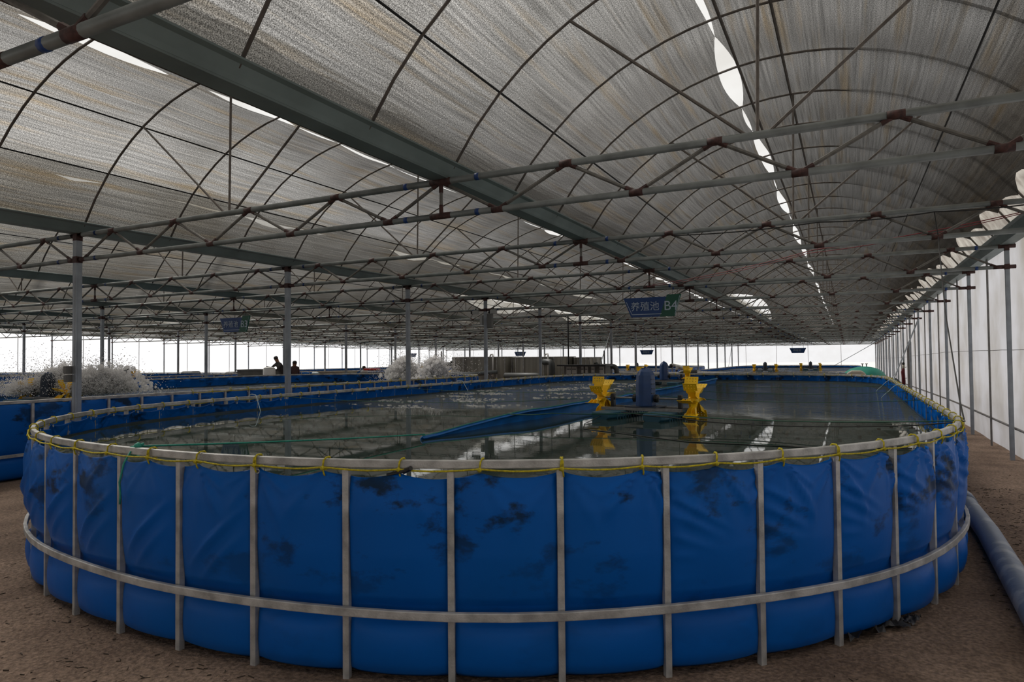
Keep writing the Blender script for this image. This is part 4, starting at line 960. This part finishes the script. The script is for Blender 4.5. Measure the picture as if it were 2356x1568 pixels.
# boxes on posts
def pbox(x, y, z, sx, sz, m, lab, nm='control_box'):
    t = thing(nm, lab, 'box', (x, y, z)); g = MB(); g.box((0, 0, 0), (sx, .12, sz)); bevel(build(g, 'case', m, t), .008); g = MB(); g.box((0, -.064, 0), (sx * .82, .008, sz * .85)); build(g, 'door', m, t)
pbox(-9.70, Y1 - .05, 1.64, .08, .11, 'cab', 'upper grey control box on the nearest left post')
pbox(-9.695, Y1 - .05, 1.52, .07, .10, 'cab', 'lower grey control box on the nearest left post')
pbox(-9.73, ty(4) - .03, 2.87, .07, .30, 'label', 'slim white box on the left of the fourth left post')
pbox(-9.45, ty(4) - .03, 2.84, .15, .42, 'cab', 'grey louvred box on the right of the fourth left post')
for x, lb in ((-9.95, 'left'), (-9.35, 'right')):
    t = thing('camera_unit', 'small black and white camera on the ' + lb + ' of the fourth left post', 'camera', (x, ty(4), 3.11)); g = MB(); g.box((0, 0, 0), (.2, .1, .11)); bevel(build(g, 'body', 'label', t), .01)
    g = MB(); g.lathe([(.03, -.03), (.05, -.02), (.05, .02), (.03, .03)], 10, (-.13, 0, 0), axis='X'); build(g, 'lens', 'blackp', t); g = MB(); g.box((.0, 0, .085), (.03, .03, .07)); build(g, 'bracket', 'blackp', t)
pbox(XW - 6 * W + .3, ty(3) - .1, 2.75, .35, .5, 'label', 'white box high on a far left post')

# pipe and litter on the ground
g = MB(); g.tube([(.93, 2.6, .09), (.99, 4.2, .09), (1.06, 5.9, .09), (1.13, 7.6, .09), (1.16, 12, .09), (1.16, 22, .09)], .095, 24)
pp = thing('ground_pipe', 'thick blue grey plastic pipe lying on the ground along the right of the tank', 'pipe', (0, 0, 0)); build(g, 'pipe_run', 'pvc', pp, True)
g = MB(); g.tube([(.975, 3.85, .09), (.985, 4.15, .09)], .106, 24); g.tube([(1.14, 8.9, .09), (1.145, 9.2, .09)], .106, 24); build(g, 'collar', 'pvc', pp, True)
t = elbow('white drain pipe at the foot of the tank, left side', [(-8.05, 4.75, .06), (-7.5, 4.2, .06), (-6.8, 3.8, .06)], .04, 'white')
cl = bpy.data.meshes.new('x')
for i, (x, y, rz, s, lb) in enumerate(((.02, 4.75, .9, .17, 'largest crumpled scrap under the front right'), (.20, 4.97, .5, .12, 'scrap next to the largest one'), (.33, 5.12, 1.2, .09, 'small scrap at the foot of a tank post'))):
    g = MB(); n = 9; vs = []
    for a in range(n + 1):
        for b in range(n + 1):
            u, v = a / n - .5, b / n - .5; vs.append((u * s * 1.9, v * s * .9, .012 + .05 * s / .17 * abs(noise.noise(Vector((u * 4 + i * 7, v * 4, i)))) * 2 + .004))
    g.add(vs, [(a * (n + 1) + b, a * (n + 1) + b + 1, (a + 1) * (n + 1) + b + 1, (a + 1) * (n + 1) + b) for a in range(n) for b in range(n)])
    o = tagged(build(g, 'plastic_scrap', 'sheet', smooth=True), 'black plastic sheeting, ' + lb, 'scrap', 'black sheeting scraps'); o.location = (x, y, 0); o.rotation_euler = (0, 0, rz)
def intank(x, y): return (y >= 7.3 and -8.4 < x < 1.0) or ((x - CX) / 4.68) ** 2 + ((y - 7.34) / 4.62) ** 2 < 1
g = MB(); rnd = random.Random(11)
for i in range(2600):
    if i % 2: x, y = rnd.uniform(-8, 3), rnd.uniform(1.4, 4.2)
    else: x, y = rnd.uniform(.9, 2.4), rnd.uniform(1.8, 11)
    if x > 2.3 or intank(x, y): continue
    L = rnd.uniform(.01, .055); a = rnd.gauss(.6, .8); z = .022 * noise.noise(Vector((x * .9, y * .9, 3))) + .012 * noise.noise(Vector((x * 3.1, y * 3.1, 1))) - .007
    q = rnd.uniform(.002, .006); dx, dy = math.cos(a) * L / 2, math.sin(a) * L / 2
    g.box((x, y, z), (L, q, q), rz=a)
build(g, 'straw', 'straw', kind='stuff', label='bits of straw and twig strewn on the earth floor', category='straw')
g = MB()
for i in range(1400):
    if i % 2: x, y = rnd.uniform(-8, 3), rnd.uniform(1.4, 4.4)
    else: x, y = rnd.uniform(.9, 2.4), rnd.uniform(1.8, 12)
    if x > 2.3 or intank(x, y): continue
    z = .022 * noise.noise(Vector((x * .9, y * .9, 3))) + .012 * noise.noise(Vector((x * 3.1, y * 3.1, 1))) - .01; r = rnd.uniform(.004, .016)
    g.add([(x + p[0] * r * rnd.uniform(.7, 1.4), y + p[1] * r, z + p[2] * r * .6) for p in OCT], OF)
build(g, 'soil_clods', 'soil', kind='stuff', label='small clods scattered over the earth floor', category='clods')

# ------------------------------------------------------------------ people
def person(loc, rz, lab, J, bands, hair=True, seated=False):
    """J: joint dict -> position; one skinned body, colours by height bands (z limits)"""
    t = thing('person', lab, 'person', loc, rz)
    names = ['pelvis', 'waist', 'chest', 'neck', 'head', 'crown', 'shl', 'ell', 'hdl', 'shr', 'elr', 'hdr', 'hpl', 'knl', 'anl', 'tol', 'hpr', 'knr', 'anr', 'tor']
    E = [('pelvis', 'waist'), ('waist', 'chest'), ('chest', 'neck'), ('neck', 'head'), ('head', 'crown'), ('chest', 'shl'), ('shl', 'ell'), ('ell', 'hdl'), ('chest', 'shr'), ('shr', 'elr'), ('elr', 'hdr'),
         ('pelvis', 'hpl'), ('hpl', 'knl'), ('knl', 'anl'), ('anl', 'tol'), ('pelvis', 'hpr'), ('hpr', 'knr'), ('knr', 'anr'), ('anr', 'tor')]
    rad = dict(pelvis=.17, waist=.16, chest=.185, neck=.075, head=.10, crown=.10, shl=.085, ell=.045, hdl=.035, shr=.085, elr=.045, hdr=.035, hpl=.09, knl=.062, anl=.042, tol=.035, hpr=.09, knr=.062, anr=.042, tor=.035)
    me = bpy.data.meshes.new('body'); me.from_pydata([J[n] for n in names], [(names.index(a), names.index(b)) for a, b in E], [])
    o = link('body', me, t); md = o.modifiers.new('skin', 'SKIN'); md.use_smooth_shade = True
    for i, n in enumerate(names):
        v = me.skin_vertices[0].data[i]; r = rad[n]; v.radius = (r, r * (.78 if n in ('chest', 'waist', 'pelvis') else 1)); v.use_root = (n == 'pelvis')
    ss = o.modifiers.new('sub', 'SUBSURF'); ss.levels = 2; ss.render_levels = 2
    m = bpy.data.materials.new('clothes_and_skin'); m.use_nodes = True; nt_ = m.node_tree; p = nt_.nodes['Principled BSDF']; p.inputs['Roughness'].default_value = .8
    c = nt_.nodes.new('ShaderNodeTexCoord'); s = nt_.nodes.new('ShaderNodeSeparateXYZ'); r = nt_.nodes.new('ShaderNodeValToRGB'); mpn = nt_.nodes.new('ShaderNodeMapRange'); mpn.inputs['From Max'].default_value = 2.
    nt_.links.new(c.outputs['Object'], s.inputs[0]); nt_.links.new(s.outputs['Z'], mpn.inputs['Value']); nt_.links.new(mpn.outputs[0], r.inputs[0]); nt_.links.new(r.outputs[0], p.inputs['Base Color'])
    r.color_ramp.interpolation = 'CONSTANT'
    r.color_ramp.elements[0].color = (*bands[0][1], 1); r.color_ramp.elements[0].position = 0
    r.color_ramp.elements[1].position = bands[1][0] / 2; r.color_ramp.elements[1].color = (*bands[1][1], 1)
    for z, cc in bands[2:]: e = r.color_ramp.elements.new(z / 2); e.color = (*cc, 1)
    me.materials.append(m)
    hd, cw = Vector(J['head']), Vector(J['crown']); up = (cw - hd).normalized(); ctr = hd.lerp(cw, .62)
    g = MB(); vs = []
    g.lathe([(.098, -.02), (.103, .03), (.09, .075), (.055, .105), (.01, .115)], 14); h = build(g, 'hair', 'hair', t, True); h.location = ctr; h.rotation_euler = up.to_track_quat('Z', 'Y').to_euler()
    g = MB(); f = Vector((0, -1, 0)); side = Vector((1, 0, 0)); n_ = ctr - up * .05 + f * .085
    g.lathe([(.004, -.02), (.014, -.01), (.012, .01), (.003, .03)], 6, tuple(n_ + f * .012)); build(g, 'nose', 'skin', t)
    for s_ in (-1, 1): g = MB(); g.lathe([(.004, -.02), (.016, -.01), (.018, .01), (.006, .025)], 6, tuple(ctr - up * .05 + side * .092 * s_)); build(g, 'ear', 'skin', t)
    return t
def stand(h=1.7, lean=0., arms='down'):
    s = h / 1.7; J = dict(pelvis=(0, .0, .93), waist=(0, -lean * .2, 1.08), chest=(0, -lean * .7, 1.30), neck=(0, -lean * 1.05, 1.47), head=(0, -lean * 1.2 - .01, 1.56), crown=(0, -lean * 1.3 - .02, 1.64),
        shl=(.17, -lean * .9, 1.38), ell=(.23, -lean * .9 + .02, 1.12), hdl=(.22, -lean * .9 - .08, .88), shr=(-.17, -lean * .9, 1.38), elr=(-.23, -lean * .9 + .02, 1.12), hdr=(-.22, -lean * .9 - .08, .88),
        hpl=(.09, 0, .86), knl=(.10, -.02, .48), anl=(.10, .02, .08), tol=(.11, -.14, .035), hpr=(-.09, 0, .86), knr=(-.10, -.02, .48), anr=(-.10, .02, .08), tor=(-.11, -.14, .035))
    if arms == 'reach': J['elr'] = (-.36, -lean - .12, 1.22); J['hdr'] = (-.60, -lean - .22, 1.30 - .02 + .0); J['ell'] = (.22, -lean - .12, 1.14); J['hdl'] = (.0, -lean - .26, 1.15)
    return {k: (a * s, b * s, c * s) for k, (a, b, c) in J.items()}
SK = (.25, .13, .08)
person((-24.15, 23.9, 0), -.35, 'person in dark clothes leaning over the long grey tub', stand(1.96, .22, 'reach'), [(0, (.03, .03, .035)), (1.0, (.05, .045, .045)), (1.68, SK)])
person((-23.25, 23.7, 0), 1.2, 'person in a dark top standing right of the thick post', stand(1.72, .05), [(0, (.06, .05, .045)), (1.0, (.07, .04, .04)), (1.48, SK)])
person((-24.6, 30.6, 0), 0, 'person bending low behind the pale beige tub', stand(1.45, .1), [(0, (.1, .1, .1)), (.8, (.55, .56, .58)), (1.26, SK)])
g = MB(); g.box((-23.9, 30.3, 1.28), (.9, .3, .1), rz=.2); tagged(bevel(build(g, 'red_bag', 'red'), .03), 'small red bag on the edge behind the beige tub', 'bag')
bj = stand(1.7, .0); bj.update(waist=(0, -.12, 1.02), chest=(0, -.33, 1.13), neck=(0, -.50, 1.17), head=(0, -.58, 1.17), crown=(0, -.66, 1.15), shl=(.17, -.40, 1.12), ell=(.2, -.44, .9), hdl=(.15, -.5, .7), shr=(-.17, -.40, 1.12), elr=(-.2, -.44, .9), hdr=(-.15, -.5, .7))
bj = {k: (a * 1.15, b * 1.15, c * 1.15) for k, (a, b, c) in bj.items()}
person((-7.1, 33.5, .1), -1.35, 'person in a pale shirt stooping beyond the aisle pipes', bj, [(0, (.05, .05, .06)), (1.12, (.45, .45, .43))])
t = thing('rolled_curtain', 'narrow dark red rolled cloth hanging by the door in the right wall', 'curtain', (2.25, 35.4, .3))
g = MB(); g.tube([(0, 0, 0), (0, 0, .35), (-.03, 0, .8), (0, 0, .96)], .06, 8, radii=[.05, .07, .08, .05]); build(g, 'cloth', 'maroon', t, True)
g = MB(); g.lathe([(.03, .96), (.055, .98), (.055, 1.1), (.03, 1.12)], 10); build(g, 'tie_band', 'beige', t, True)
g = MB(); g.lathe([(.03, 1.12), (.06, 1.14), (.05, 1.22), (.01, 1.26)], 10); build(g, 'cap', 'blackp', t, True)
for zz_ in (.5, 1.0): g = MB(); g.tube([(0, 0, zz_), (.13, 0, zz_ + .02)], .01, 5); build(g, 'hook', 'blackp', t)

# ------------------------------------------------------------------ the building falls gently towards its far end
def zoff(y):
    return -.0115 * max(0., min(y, 45.) - 21.) - .006 * max(0., y - 45.)
bpy.context.view_layer.update()
done = set()
def bend(o):
    me = o.data
    if me.name in done: return
    done.add(me.name); mw = o.matrix_world.copy()
    for v in me.vertices: v.co.z += zoff((mw @ v.co).y)
    me.update()
LONG = ('ceiling', 'gutter', 'wall_', 'floor', 'ridge_pipe', 'net_wire', 'rail', 'wire')
def ymid(o):
    ys = [];
    for c in [o] + list(o.children_recursive):
        if c.type in ('MESH', 'FONT') and c.data: ys += [(c.matrix_world @ Vector(b)).y for b in c.bound_box]
    return (min(ys) + max(ys)) / 2 if ys else o.location.y
for o in [o for o in sc.objects if o.parent is None and o.type in ('MESH', 'EMPTY')]:
    if o.name == 'ground' or o.name.startswith('gutter') and False: continue
    if o.name.startswith(('ceiling', 'gutter', 'wall_', 'floor')):
        bend(o)
        for c in o.children:
            if c.name.split('.')[0] in ('rail', 'wire', 'gable_sheet'): bend(c)
            else: c.location.z += zoff(ymid(c))
    elif o.name.startswith('roof_frame'):
        for c in o.children:
            if c.name.startswith('arch'): c.location.z += zoff(c.location.y)
            else: bend(c)
    else:
        o.location.z += zoff(ymid(o))
